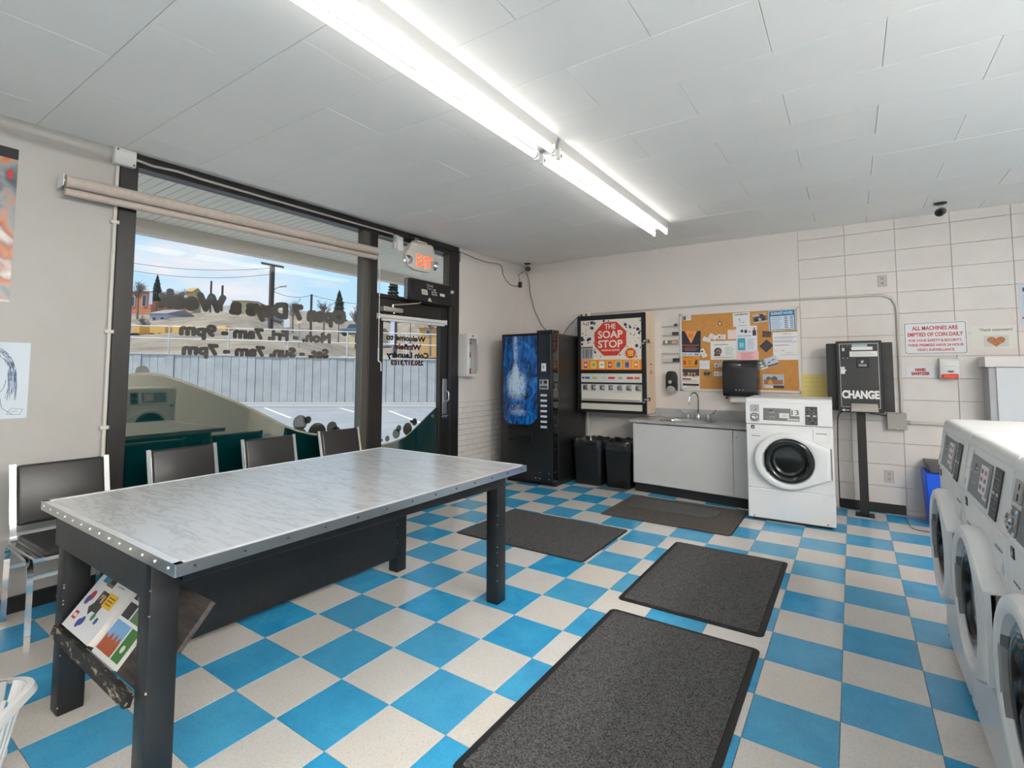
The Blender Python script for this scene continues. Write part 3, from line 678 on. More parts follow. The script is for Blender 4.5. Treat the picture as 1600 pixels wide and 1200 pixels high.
# ================================================================== LAUNDRY BASKET
bx0 = Vector((-.955, -1.552, 0)); d1 = Vector((.8, -.6, 0)); d2 = Vector((-.6, -.8, 0))
t = thing('laundry_basket', 'white plastic laundry basket on the floor in the bottom left corner', 'basket', tuple(bx0), math.atan2(-.6, .8))
M0 = Matrix.Translation(bx0) @ Matrix.Rotation(math.atan2(-.6, .8), 4, 'Z')   # local x long (towards d1), local y = -d2
PL = mat('basket_plastic', (226, 226, 224), .4)
def rrect(a, c, r, z, n=6):
    o = []
    for sx, sy, s0 in ((1, 1, 0), (-1, 1, pi/2), (-1, -1, pi), (1, -1, 3*pi/2)):
        for q in range(n+1):
            an = s0+pi/2*q/n; o.append((sx*(a-r)+r*cos(an), sy*(c-r)+r*sin(an), z))
    return o
b = MB(); b.M = M0
A = rrect(.315, .215, .09, .298); B_ = rrect(.300, .200, .085, .300); C_ = rrect(.322, .222, .09, .275)
va, vb, vc, vd = [[b.v(p) for p in q] for q in (C_, A, B_, rrect(.296, .196, .085, .20))]
ve = [b.v(p) for p in rrect(.292, .192, .085, .20)]; vf = [b.v(p) for p in rrect(.296, .196, .085, .294)]
k = len(va)
for i in range(k):
    j = (i+1) % k
    for P, Q in ((va, vb), (vb, vc)): b.face([P[i], P[j], Q[j], Q[i]], PL)
build('rim', b, t)
def side_pt(i, z):   # tapered wall
    f_ = (z-.0)/.3; p = rrect(.245+.055*f_, .15+.05*f_, .075+.01*f_, z)[i % k]; return p
b = MB(); b.M = M0
for i in range(k):
    j = (i+1) % k; p0, p1 = side_pt(i, .2), side_pt(j, .2); long_short = abs(p0[0]-p1[0]) < .004 and abs(p0[0]) > .25
    lo = .235
    if not long_short:
        b.hexa([side_pt(i, lo), side_pt(j, lo), side_pt(j, .298), side_pt(i, .298)]+[tuple(Vector(q)*.985+Vector((0, 0, q[2]*.015))) for q in (side_pt(i, lo), side_pt(j, lo), side_pt(j, .298), side_pt(i, .298))], PL)
    else:  # short side with a hand hole in its middle
        sx = 1 if p0[0] > 0 else -1
        def sp(yy, z): f_ = z/.3; return (sx*(.245+.055*f_), yy, z)
        def blk(y0, y1, z0, z1): q = [sp(y0, z0), sp(y1, z0), sp(y1, z1), sp(y0, z1)]; b.hexa(q+[(p[0]-sx*.004, p[1], p[2]) for p in q], PL)
        blk(-.115, -.05, .14, .298); blk(.05, .115, .14, .298); blk(-.05, .05, .268, .298); blk(-.05, .05, .14, .222)
build('upper_band', b, t)
for i in range(0, k):
    j = (i+1) % k; p0, p1 = Vector(side_pt(i, .2)), Vector(side_pt(j, .2)); nseg = max(1, int((p1-p0).length/.032))
    for q in range(nseg):
        f0 = (q+.25)/nseg; f1 = (q+.75)/nseg
        b = MB(); b.M = M0
        lo0, lo1 = Vector(side_pt(i, .02)), Vector(side_pt(j, .02)); hi0, hi1 = Vector(side_pt(i, .24)), Vector(side_pt(j, .24))
        Q = [lo0.lerp(lo1, f0), lo0.lerp(lo1, f1), hi0.lerp(hi1, f1), hi0.lerp(hi1, f0)]
        b.hexa([tuple(x) for x in Q]+[(x.x*.985, x.y*.985, x.z) for x in Q], PL); build('slat', b, t)
b = MB(); b.M = M0; b.prism(rrect(.247, .152, .075, 0), (0, 0, .02), PL); build('base', b, t)
b = MB(); b.M = M0
for z in (.11,):
    P = [side_pt(i, z) for i in range(k)]; b.tube(P, .004, PL, 6, closed=True)
build('hoop', b, t)
# ================================================================== FLOOR MATS
def floor_mat(name, x0, x1, y0, y1, label, edge=.03, col=CARPET, h=.009, group='dark floor mats'):
    t = thing(name, label, 'mat', ((x0+x1)/2, (y0+y1)/2, 0), 0, group)
    b = MB()
    def rr(a, r, z, n=5):
        o = []
        for cx, cy, s0 in ((x1-a-r, y1-a-r, 0), (x0+a+r, y1-a-r, pi/2), (x0+a+r, y0+a+r, pi), (x1-a-r, y0+a+r, 3*pi/2)):
            for q in range(n+1): o.append((cx+r*cos(s0+pi/2*q/n), cy+r*sin(s0+pi/2*q/n), z))
        return o
    b.prism(rr(0, .03, .0005), (0, 0, .0035), BLKR, .001); build('rubber_edge', b, t)
    b = MB(); b.prism(rr(edge, .01, .002), (0, 0, h-.002), col, .002); build('carpet_pile', b, t)
    return t
floor_mat('floor_mat', .118, .888, -.42, .985, 'long charcoal mat nearest the camera in the aisle')
floor_mat('floor_mat', .095, .882, 1.115, 2.335, 'charcoal mat in the middle of the aisle, in front of machine 13')
floor_mat('floor_mat', -1.50, -.325, 1.51, 2.395, 'charcoal mat by the far end of the table', .012)
floor_mat('floor_mat', -.735, .43, 2.715, 3.60, 'brownish charcoal mat in front of the sink counter', .006, mat('brown_carpet', (106, 98, 91), .95, noise=(170, (44, 40, 37), .39, .61), bump=(200, .9, .005)))
b = MB(); q = [(-.69, 3.50), (.215, 3.425), (.215, 3.20), (.14, 3.12), (.06, 3.11), (-.62, 3.085)]; b.prism([(x, y, .0095) for x, y in q], (0, 0, .006), mat('rubber_pad', (78, 76, 73), .6), .002)
tag(build('standing_pad', b), 'smooth grey rubber pad lying on the mat at the sink', 'pad')
b = MB(); b.prism([(-1.20, 3.66, .0005), (-.87, 3.655, .0005), (-.85, 3.90, .0005), (-1.18, 3.93, .0005)], (0, 0, .004), mat('grey_sheet', (104, 110, 114), .6)); tag(build('grey_liner', b), 'flat grey liner sheet under the right waste bin', 'liner')

# ================================================================== DRINKS MACHINE
t = thing('drinks_machine', 'tall black drinks vending machine with a blue splash picture, in the corner', 'vending machine', (-1.97, 3.8, 0))
VX0, VX1, VY0 = -2.345, -1.615, 3.365
b = MB(); b.box(VX0, VX1, VY0+.14, 4.25, .05, 1.815, BLKP, .006); b.box(VX0+.02, VX1-.02, VY0+.1, 4.2, .0, .05, BLKR); build('cabinet', b, t)
GB = mat('gloss_black', (16, 16, 18), .09, coat=.4)
b = MB(); b.box(VX0, VX1, VY0, VY0+.138, .06, 1.822, BLKP, .008, 2); b.box(VX1, VX1+.003, VY0+.012, VY0+.128, .08, 1.80, GB)
for z in (.18, .45, .72, .93, 1.15, 1.25, 1.33, 1.42):
    for y in (VY0+.055, VY0+.07): b.lathe([(0, .004), (.004, .003), (.005, 0)], (VX1+.003, y, z), (1, 0, 0), CHROME, 8)
dd = build('door', b, t)
b = MB(); b.box(VX1-.215, VX1+.004, VY0+.0, VY0+.16, 1.815, 1.850, BLKP, .004); build('door_cap', b, t)
# picture: procedural water splash
def splash():
    m = bpy.data.materials.new('splash_picture'); m.use_nodes = True; n = m.node_tree.nodes; l = m.node_tree.links; bs = n['Principled BSDF']
    tcn = n.new('ShaderNodeTexCoord'); sx = n.new('ShaderNodeSeparateXYZ'); l.new(tcn.outputs['UV'], sx.inputs[0])
    mp = n.new('ShaderNodeMapping'); mp.inputs['Scale'].default_value = (3.0, 2.6, 1); l.new(tcn.outputs['UV'], mp.inputs[0])
    t1 = n.new('ShaderNodeTexNoise'); t1.inputs['Scale'].default_value = 2.4; t1.inputs['Detail'].default_value = 7; t1.inputs['Distortion'].default_value = 1.6; l.new(mp.outputs[0], t1.inputs['Vector'])
    base = n.new('ShaderNodeValToRGB'); e = base.color_ramp.elements; e[0].position = .36; e[0].color = lin((6, 26, 66)); e[1].position = .72; e[1].color = lin((40, 140, 214)); k = e.new(.52); k.color = lin((10, 84, 160)); l.new(t1.outputs['Fac'], base.inputs[0])
    # white water: strong in the lower middle and in a pouring column
    mp2 = n.new('ShaderNodeMapping'); mp2.inputs['Scale'].default_value = (7, 5.5, 1); l.new(tcn.outputs['UV'], mp2.inputs[0])
    t2 = n.new('ShaderNodeTexNoise'); t2.inputs['Scale'].default_value = 2.2; t2.inputs['Detail'].default_value = 8; t2.inputs['Distortion'].default_value = 2.2; t2.inputs['Roughness'].default_value = .65; l.new(mp2.outputs[0], t2.inputs['Vector'])
    def gauss(src, c, w):
        a = n.new('ShaderNodeMath'); a.operation = 'SUBTRACT'; l.new(src, a.inputs[0]); a.inputs[1].default_value = c
        d = n.new('ShaderNodeMath'); d.operation = 'DIVIDE'; l.new(a.outputs[0], d.inputs[0]); d.inputs[1].default_value = w
        p = n.new('ShaderNodeMath'); p.operation = 'MULTIPLY'; l.new(d.outputs[0], p.inputs[0]); l.new(d.outputs[0], p.inputs[1])
        s_ = n.new('ShaderNodeMath'); s_.operation = 'SUBTRACT'; s_.inputs[0].default_value = 1; l.new(p.outputs[0], s_.inputs[1]); s_.use_clamp = True; return s_.outputs[0]
    def op(o_, a, c):
        q = n.new('ShaderNodeMath'); q.operation = o_
        for i, z in enumerate((a, c)):
            if isinstance(z, float): q.inputs[i].default_value = z
            else: l.new(z, q.inputs[i])
        return q.outputs[0]
    U, V = sx.outputs[0], sx.outputs[1]
    blob = op('MULTIPLY', gauss(U, .42, .46), gauss(V, .44, .26)); col = op('MULTIPLY', gauss(U, .40, .12), gauss(V, .85, .42))
    rim = op('MULTIPLY', gauss(V, .14, .10), gauss(U, .45, .5))
    sm = op('ADD', op('ADD', blob, op('MULTIPLY', col, .8)), op('MULTIPLY', rim, .7))
    f = op('MULTIPLY', sm, t2.outputs['Fac'])
    r2 = n.new('ShaderNodeValToRGB'); r2.color_ramp.elements[0].position = .25; r2.color_ramp.elements[1].position = .48; l.new(f, r2.inputs[0])
    mxn = n.new('ShaderNodeMixRGB'); l.new(r2.outputs[0], mxn.inputs[0]); l.new(base.outputs[0], mxn.inputs[1]); mxn.inputs[2].default_value = lin((188, 214, 236))
    l.new(mxn.outputs[0], bs.inputs['Base Color']); bs.inputs['Roughness'].default_value = .18; return m
b = MB(); n = 12; x0, x1, z0, z1 = VX0+.03, VX1-.205, .72, 1.79
sm = splash(); uv = b.bm.loops.layers.uv.new('UVMap'); gr = []
for i in range(n+1):
    u = i/n; x = x0+(x1-x0)*u; y = VY0-.004-.03*(1-(2*u-1)**2)
    gr.append([b.v((x, y, z)) for z in (z0+.09*abs(2*u-1)**6, z1)])
for i in range(n):
    f = b.face([gr[i][0], gr[i+1][0], gr[i+1][1], gr[i][1]], sm)
    for lp, q in zip(f.loops, ((i/n, 0), ((i+1)/n, 0), ((i+1)/n, 1), (i/n, 1))): lp[uv].uv = q
bot = [b.v((q[0].co.x, VY0, q[0].co.z)) for q in gr]; topv = [b.v((q[0].co.x, VY0, z1)) for q in gr]
for i in range(n):
    b.face([bot[i], bot[i+1], gr[i+1][0], gr[i][0]], BLKP); b.face([topv[i], gr[i][1], gr[i+1][1], topv[i+1]], BLKP)
build('picture_panel', b, t, label='bowed blue panel with a water splash picture')
b = MB(); b.box(VX0+.10, VX1-.27, VY0-.012, VY0-.0005, .51, .69, BLKP, .004); b.box(VX0+.125, VX1-.295, VY0-.0135, VY0-.011, .535, .67, mat('slot_black', (6, 6, 6), .7)); b.prism([(VX0+.125, VY0-.012, .535), (VX0+.125, VY0-.04, .56), (VX0+.125, VY0-.012, .58)], (VX1-VX0-.42, 0, 0), BLKP); build('delivery_hatch', b, t)
b = MB(); b.box(VX1-.185, VX1-.015, VY0-.010, VY0, .74, 1.80, mat('column_black', (30, 31, 36), .2), .003); build('selection_column', b, t)
sx0, sx1 = VX1-.155, VX1-.06
b = MB(); b.box(sx0+.012, sx1-.02, VY0-.014, VY0-.009, 1.36, 1.455, WHITEP, .002); b.poly([(sx0+.035, VY0-.0145, 1.39), (sx0+.045, VY0-.0145, 1.39), (sx0+.045, VY0-.0145, 1.43), (sx0+.035, VY0-.0145, 1.43)], ink((60, 60, 60))); build('coin_slot', b, t)
b = MB(); b.box(sx0-.012, sx1+.012, VY0-.020, VY0-.009, 1.145, 1.265, mat('coin_plate', (172, 172, 172), .35, .8), .003)
for x0_, x1_, z0_, z1_ in ((sx0+.05, sx1+.0, 1.215, 1.25), (sx0, sx1, 1.165, 1.185), (sx0, sx0+.02, 1.21, 1.25)): b.box(x0_, x1_, VY0-.0215, VY0-.019, z0_, z1_, BLKP)
build('coin_mechanism', b, t, label='silver coin mechanism plate')
for k in range(7):
    z = 1.075-.062*k; b = MB(); b.box(sx0, sx1-.008, VY0-.018, VY0-.009, z-.012, z+.014, mat('button_white', (206, 212, 222), .3), .003); build('selection_button', b, t)
b = MB(); b.box(sx0+.0, sx1-.0, VY0-.013, VY0-.009, 1.29, 1.355, mat('navy_label', (24, 30, 70), .4)); build('navy_label', b, t)
b = MB()
for x, z in ((VX1-.17, .10), (VX1-.05, .10), (VX1-.17, .17), (VX1-.05, .17), (VX1-.23, .10)): b.lathe([(0, .008), (.008, .006), (.009, 0)], (x, VY0, z), (0, -1, 0), CHROME, 10)
build('bolts', b, t)

# ================================================================== SOAP DISPENSER CABINET
t = thing('soap_vending_cabinet', 'wall hung soap vending cabinet with a red octagon sign', 'vending machine', (-1.145, 4.16, .85))
SX0, SX1, SY, SZ0, SZ1 = -1.592, -.702, 4.0, .855, 2.06
SIDE = mat('cabinet_cream', (226, 205, 178), .5)
b = MB(); b.box(SX0, SX1, SY, YB-.004, SZ0, SZ1, SIDE, .003); build('case', b, t)
b = MB(); fy = SY-.022
for x0, x1, z0, z1 in ((SX0-.002, SX0+.045, SZ0, SZ1+.002), (SX1-.05, SX1+.002, SZ0, SZ1+.002), (SX0+.04, SX1-.045, SZ1-.058, SZ1+.002), (SX0+.04, SX1-.045, SZ0, SZ0+.035), (SX0+.04, SX1-.045, 1.335, 1.375), (SX0+.04, SX1-.045, 1.205, 1.225), (SX0+.04, SX1-.045, .965, .995)):
    b.box(x0, x1, fy, SY, z0, z1, BLKP, .003)
build('front_frame', b, t)
ax0, ax1, az0, az1 = SX0+.045, SX1-.05, 1.375, SZ1-.058; aw, ah = ax1-ax0, az1-az0
b = MB(); b.box(ax0, ax1, SY-.012, SY-.0005, az0, az1, ink((232, 222, 208))); b.M = frame((ax0, SY-.012, az0), (1, 0, 0), (0, 0, 1))
mk = [('r', 0, 0, 1, .205, (240, 146, 60)), ('r', 0, 0, 1, .012, (150, 40, 26)), ('r', 0, .21, .21, .46, (178, 176, 172)), ('r', 0, .44, .2, .47, (104, 100, 96))]
for q in range(6): mk.append(('r', .03+.028*q, .24, .046+.028*q, .42, ((70, 90, 110), (120, 130, 130), (60, 60, 70))[q % 3]))
for q in range(120):
    u, v = random.random(), .22+.78*random.random()
    if u < .22 and v < .5: continue
    mk.append(('c', min(max(u, .02), .98), min(v, .975), random.choice((.005, .006, .008, .010, .015, .020)), random.choice(((28, 52, 108), (22, 34, 70), (50, 90, 150), (40, 40, 60)))))
pc = ((190, 90, 110), (238, 206, 70), (236, 240, 240), (190, 84, 60), (120, 160, 150), (120, 110, 170), (220, 120, 90))
for q in range(7):
    u = .03+.138*q; mk += [('r', u, .028, u+.098, .18, (250, 206, 90)), ('r', u+.012, .042, u+.086, .168, pc[q]), ('r', u+.026, .085, u+.072, .13, ((230, 230, 230), (90, 140, 170), (150, 200, 210), (240, 200, 180), (60, 110, 150), (60, 70, 120), (240, 230, 120))[q])]
sheet_marks(b, aw, ah, 0, mk)
pp = build('sign_panel', b, t, label='cream sign panel with blue splatter and an orange band of soap packets')
b = MB(); b.M = frame((ax0, SY-.013, az0), (1, 0, 0), (0, 0, 1)); oc = (.50*aw, .615*ah); R_ = .262*aw/ cos(pi/8)
b.poly([(oc[0]+(R_+.006)*cos(pi/8+q*pi/4), oc[1]+(R_+.006)*sin(pi/8+q*pi/4), .001) for q in range(8)], ink((240, 226, 214)))
b.poly([(oc[0]+R_*cos(pi/8+q*pi/4), oc[1]+R_*sin(pi/8+q*pi/4), .0014) for q in range(8)], ink((204, 62, 44)))
for tx, v, h, wd in (('THE', .125, .062, .18), ('SOAP', .012, .092, .40), ('STOP', -.106, .092, .40), ('VENDING CENTER', -.150, .02, .30)): b.text(tx, ink((244, 226, 214)), (oc[0], oc[1]+v, .002), (1, 0, 0), (0, 1, 0), h, 0, width=wd*aw*1.02, bold=.025)
c2 = (.825*aw, .325*ah)
b.poly([(c2[0]+(.06 if q % 2 else .085)*cos(pi*q/14)*.95, c2[1]+(.055 if q % 2 else .075)*sin(pi*q/14), .001) for q in range(28)], ink((206, 70, 48))); b.poly([(c2[0]-.036, c2[1]-.032, .0015), (c2[0]+.036, c2[1]-.032, .0015), (c2[0]+.036, c2[1]+.032, .0015), (c2[0]-.036, c2[1]+.032, .0015)], ink((246, 190, 70)))
b.text('$2.00', ink((150, 40, 40)), (c2[0], c2[1]-.022, .002), (1, 0, 0), (0, 1, 0), .02, 0); b.text('ALL', ink((150, 40, 40)), (c2[0], c2[1]+.006, .002), (1, 0, 0), (0, 1, 0), .014, 0)
build('octagon_sign', b, t, label='red octagon reading THE SOAP STOP')
b = MB(); b.box(ax0, ax1, SY-.012, SY-.0005, 1.225, 1.335, ink((220, 218, 210))); b.M = frame((ax0, SY-.012, 1.225), (1, 0, 0), (0, 0, 1))
sheet_marks(b, aw, .11, 0, [('c', .035, .5, .014, (30, 40, 60))]+[('r', u, .38, u+w, .62, c) for u, w, c in ((.06, .09, (60, 100, 160)), (.19, .08, (190, 200, 60)), (.34, .08, (200, 206, 200)), (.46, .11, (220, 60, 60)), (.63, .06, (150, 170, 120)), (.76, .1, (210, 50, 50)), (.88, .08, (220, 90, 60)))]); build('label_strip', b, t)
b = MB(); b.box(ax0, ax1, SY-.010, SY-.0005, .995, 1.205, mat('bright_panel', (226, 221, 210), .3, .1)); b.prism([(ax0+.02, SY-.010, 1.01), (ax0+.02, SY-.05, 1.02), (ax0+.02, SY-.010, 1.10)], (aw-.04, 0, 0), mat('bright_panel', (226, 221, 210), .3, .1)); build('chute_tray', b, t)
for q in range(7):
    x = ax0+.06+q*(aw-.11)/6; b = MB(); b.box(x-.035, x+.035, SY-.018, SY-.009, 1.125, 1.195, mat('slide_metal', (190, 190, 194), .22, .6), .004); b.lathe([(.022, 0), (.022, .02), (.012, .026), (0, .026)], (x, SY-.018, 1.16), (0, -1, 0), mat('slide_knob', (150, 150, 156), .2, .8), 14); b.box(x+.012, x+.038, SY-.05, SY-.018, 1.150, 1.168, CHROME, .003); build('coin_slide', b, t)
b = MB(); b.box(ax0, ax1, SY-.012, SY-.0005, .89, .965, mat('bright_panel', (226, 221, 210), .3, .1)); build('bottom_plate', b, t)
for z in (1.72, 1.03):
    b = MB(); b.box(SX1+.001, SX1+.010, SY+.02, SY+.10, z-.02, z+.022, mat('latch_dark', (60, 54, 48), .35, .7), .003); b.box(SX1-.03, SX1+.014, SY-.03, SY+.02, z-.014, z+.014, CHROME, .004); b.lathe([(.014, 0), (.014, .03), (0, .03)], (SX1-.02, SY-.022, z-.03), (0, -1, 0), CHROME, 12); build('latch', b, t)
b = MB(); b.M = frame((SX1+.0035, SY+.06, 1.30), (0, 1, 0), (0, 0, 1))
sheet_marks(b, .22, .5, 0, [('r', .30, .80, .52, .82, (180, 70, 60)), ('r', .42, .70, .5, .735, (180, 70, 60)), ('r', .2, .28, .56, .31, (180, 70, 60)), ('t', 'JULI', .42, .07, .04, (180, 60, 54))]); build('red_scribble', b, t)
b = MB(); b.tube([(SX0+.02, SY+.22, .855), (SX0+.02, SY+.22, .5), (SX0+.02, SY+.25, .02)], .012, mat('painted_conduit', (203, 198, 191), .5)); tag(build('riser_conduit', b), 'thin pale conduit dropping below the soap cabinet', 'conduit')

# ================================================================== WASTE BINS
def bin_(x0, x1, y0, y1, h, label, seed):
    rnd = random.Random(seed)
    t = thing('waste_bin', label, 'bin', ((x0+x1)/2, (y0+y1)/2, 0), 0, 'black waste bins beside the sink counter')
    cx, cy, a, c = (x0+x1)/2, (y0+y1)/2, (x1-x0)/2, (y1-y0)/2
    b = MB(); rings = []
    for z, f in ((.002, .84), (.02, .86), (h-.03, .985), (h-.028, 1.0), (h, 1.0), (h, .95), (.03, .80)):
        rings.append([b.v((cx+sx*a*f+dx*.02, cy+sy*c*f+dy*.02, z)) for sx, sy, dx, dy in ((1, 1, -1, 0), (1, 1, 0, -1), (1, -1, 0, 1), (1, -1, -1, 0), (-1, -1, 1, 0), (-1, -1, 0, 1), (-1, 1, 0, -1), (-1, 1, 1, 0))])
    for A, B in zip(rings, rings[1:]):
        for j in range(8): b.face([A[j], A[(j+1) % 8], B[(j+1) % 8], B[j]], BLKP)
    b.face(rings[0], BLKP); b.face(rings[-1], BLKP); build('bin_body', b, t)
    b = MB(); n = 40; rings = []
    for z, f in ((h-.095, 1.015), (h-.05, 1.03), (h-.005, 1.025), (h+.012, 1.0), (h+.006, .93), (h-.10, .86), (h-.2, .7)):
        R = []
        for q in range(n):
            an = 2*pi*q/n; ca, sa = cos(an), sin(an); k = 1/max(abs(ca), abs(sa)); k = min(k, 1.25)
            R.append(b.v((cx+ca*k*a*f+rnd.uniform(-.005, .005), cy+sa*k*c*f+rnd.uniform(-.004, .004), z+rnd.uniform(-.012, .012))))
        rings.append(R)
    LN = mat('bin_liner', (34, 34, 36), .25, coat=.3)
    for A, B in zip(rings, rings[1:]):
        for j in range(n): b.face([A[j], A[(j+1) % n], B[(j+1) % n], B[j]], LN)
    b.face(rings[-1], LN); build('bin_liner', b, t, label='crinkled black bin bag folded over the rim')
bin_(-1.56, -1.185, 3.75, 4.18, .52, 'black waste bin next to the drinks machine', 3)
bin_(-1.165, -.835, 3.78, 4.20, .53, 'black waste bin against the sink cabinet', 5)

# ================================================================== SINK COUNTER
CT = .812
t = thing('sink_cabinet', 'pale grey sink base cabinet with plain front and black plinth', 'cabinet', (-.2, 4.05, 0))
fl, fr = (-.805, 3.80), (.425, 3.675)
def onf(f_, d=0): return (fl[0]+(fr[0]-fl[0])*f_+d*.1, fl[1]+(fr[1]-fl[1])*f_+d)
b = MB(); b.prism([(fl[0], fl[1], .10), (fr[0], fr[1], .10), (fr[0], YB-.003, .10), (fl[0], YB-.003, .10)], (0, 0, .53), LGREY, .003)
b.box(-.803, -.785, fl[1]+.002, YB-.003, .62, .778, LGREY); b.box(.41, .425, fr[1]+.004, YB-.003, .62, .778, LGREY); b.box(-.79, .42, YB-.03, YB-.003, .62, .778, LGREY); build('carcass', b, t)
dx, dy = .0127, -.125
b = MB(); q0, q1 = onf(.01), onf(.885); b.prism([(q0[0], q0[1], .108), (q1[0], q1[1], .108), (q1[0]-.0012, q1[1]-.012, .108), (q0[0]-.0012, q0[1]-.012, .108)], (0, 0, .66), LGREY, .002); build('front_panel', b, t)
b = MB(); q0, q1 = onf(.89), onf(.995); b.prism([(q0[0], q0[1], .108), (q1[0], q1[1], .108), (q1[0]-.0012, q1[1]-.012, .108), (q0[0]-.0012, q0[1]-.012, .108)], (0, 0, .66), LGREY, .002); b.lathe([(0, .004), (.005, .003), (.006, 0)], (q0[0]+.03, q0[1]-.014, .70), (0, -1, 0), SCR, 8); build('filler_panel', b, t)
b = MB(); b.prism([(fl[0]+.01, fl[1]+.03, 0), (fr[0], fr[1]+.03, 0), (fr[0], YB-.02, 0), (fl[0]+.01, YB-.02, 0)], (0, 0, .10), BLKR); build('plinth', b, t)
CTM = mat('counter_laminate', (178, 178, 178), .35, noise=(9, (164, 164, 164), .42, .66))
t = thing('countertop', 'grey laminate countertop with low backsplash, over the white cabinet', 'countertop', (-.2, 4.05, CT-.032))
o = [(-.835, 3.775), (.43, 3.645), (.43, YB-.003), (-.835, YB-.003)]; sxc, syc, sa, sb = -.235, 3.985, .275, .17
b = MB(); n = 48
inn = []; outr = []
for q in range(n):
    an = 2*pi*q/n; ca, sa_ = cos(an), sin(an); k = (abs(ca)**4+abs(sa_)**4)**-.25
    inn.append((sxc+sa*ca*k, syc+sb*sa_*k))
    # cast a ray to the outline
    best = None
    for (ax_, ay_), (bx_, by_) in zip(o, o[1:]+o[:1]):
        ex, ey = bx_-ax_, by_-ay_; den = ca*ey-sa_*ex
        if abs(den) < 1e-9: continue
        tt = ((ax_-sxc)*ey-(ay_-syc)*ex)/den; ss = ((ax_-sxc)*sa_-(ay_-syc)*ca)/den
        if tt > 0 and -1e-6 <= ss <= 1+1e-6 and (best is None or tt < best): best = tt
    outr.append((sxc+ca*best, syc+sa_*best))
for c_ in o:   # snap nearest ray to each corner
    k = min(range(n), key=lambda i: hypot(outr[i][0]-c_[0], outr[i][1]-c_[1])); outr[k] = c_
L_ = []
for ring, z in ((outr, CT-.032), (outr, CT), (inn, CT), (inn, CT-.032)): L_.append([b.v((x, y, z)) for x, y in ring])
for i in range(4):
    A, B = L_[i], L_[(i+1) % 4]
    for j in range(n): b.face([A[j], A[(j+1) % n], B[(j+1) % n], B[j]], CTM)
build('worktop', b, t)
b = MB(); b.box(-.70, .43, YB-.024, YB-.001, CT, CT+.105, CTM, .003); build('backsplash', b, t)
t2 = thing('sink', 'stainless steel inset sink bowl in the grey countertop', 'sink', (sxc, syc, CT-.16))
b = MB(); rings = []
for f, z in ((1.10, CT+.0015), (1.09, CT+.005), (1.0, CT+.003), (.95, CT-.01), (.90, CT-.13), (.78, CT-.155), (.1, CT-.16)):
    rings.append([b.v((sxc+(x-sxc)*f, syc+(y-syc)*f, z)) for x, y in inn])
for A, B in zip(rings, rings[1:]):
    for j in range(n): b.face([A[j], A[(j+1) % n], B[(j+1) % n], B[j]], STEEL)
b.face(rings[-1], DGREY); build('bowl', b, t2)
b = MB(); b.box(sxc-.20, sxc+.20, 4.165, 4.235, CT+.001, CT+.010, STEEL, .003); build('tap_ledge', b, t2)
t = thing('tap', 'chrome gooseneck tap with two lever handles on the sink', 'tap', (-.18, 4.2, CT+.010))
b = MB(); fx, fy = -.172, 4.205
b.lathe([(.026, 0), (.026, .03), (.018, .05), (.013, .06)], (fx, fy, CT+.010), (0, 0, 1), CHROME, 16, True)
b.tube([(fx, fy, CT+.05), (fx, fy, CT+.24)]+[(fx-.034+.034*cos(a), fy-.06+.06*cos(a), CT+.24+.065*sin(a)) for a in [pi*q/8 for q in range(1, 9)]]+[(fx-.07, fy-.122, CT+.19)], .010, CHROME, 10)
b.lathe([(.013, 0), (.013, .025)], (fx-.07, fy-.122, CT+.168), (0, 0, 1), CHROME, 12, True); build('spout', b, t)
for s, x in ((-1, -.285), (1, -.062)):
    b = MB(); b.lathe([(.018, 0), (.018, .02), (.013, .045), (.015, .06), (0, .062)], (x, fy, CT+.010), (0, 0, 1), CHROME, 14)
    b.tube([(x, fy, CT+.058), (x+s*.03, fy-.005, CT+.062), (x+s*.065, fy-.012, CT+.085), (x+s*.085, fy-.016, CT+.118)], [.009, .009, .0085, .007], CHROME, 8); build('lever_handle', b, t)

# ================================================================== TOWEL AND SOAP DISPENSERS, CARD RACK
t = thing('towel_dispenser', 'black paper towel dispenser overlapping the lower edge of the cork board', 'dispenser', (.29, 4.2, 1.06))
b = MB(); pr = [(YB-.006, 1.075), (4.135, 1.09), (4.115, 1.13), (4.115, 1.40), (4.13, 1.455), (4.165, 1.485), (YB-.006, 1.49)]
b.prism([(.112, y, z) for y, z in pr], (.355, 0, 0), mat('smoked_black', (28, 28, 30), .25, coat=.2), .012, seg=3); build('cover', b, t)
b = MB(); b.box(.275, .305, 4.1075, 4.116, 1.425, 1.437, ink((214, 214, 214))); b.M = frame((.24, 4.1145, 1.15), (1, 0, 0), (0, 0, 1))
for k in range(3): b.poly([(.035*k, 0, 0), (.035*k+.02, 0, 0), (.035*k+.022, .016, 0), (.035*k+.006, .022, 0)], ink((110, 112, 114)))
build('badge', b, t)
b = MB(); b.box(.175, .345, 4.20, 4.203, 1.022, 1.10, ink((232, 230, 226))); build('paper_sheet', b, t, label='end of the white paper towel')
b = MB(); b.box(.135, .16, 4.14, 4.165, 1.06, 1.08, BLKP, .004); build('knob', b, t)
t = thing('soap_dispenser', 'small black wall soap dispenser left of the cork board', 'dispenser', (-.49, 4.28, 1.09))
b = MB(); pts = [(-.555, 1.13), (-.555, 1.31), (-.54, 1.35), (-.515, 1.365), (-.47, 1.365), (-.445, 1.35), (-.428, 1.31), (-.428, 1.13)]
b.prism([(x, 4.235, z) for x, z in pts], (0, YB-.002-4.235, 0), BLKP, .010, seg=2); build('body', b, t)
b = MB(); b.lathe([(.058, 0), (.052, .012), (.03, .022), (0, .024)], (-.49, 4.236, 1.135), (0, -1, -.3), mat('push_grey', (170, 170, 168), .35), 24); b.box(-.52, -.46, 4.25, 4.31, 1.095, 1.13, mat('push_grey', (170, 170, 168), .35), .01); build('push_bar', b, t)
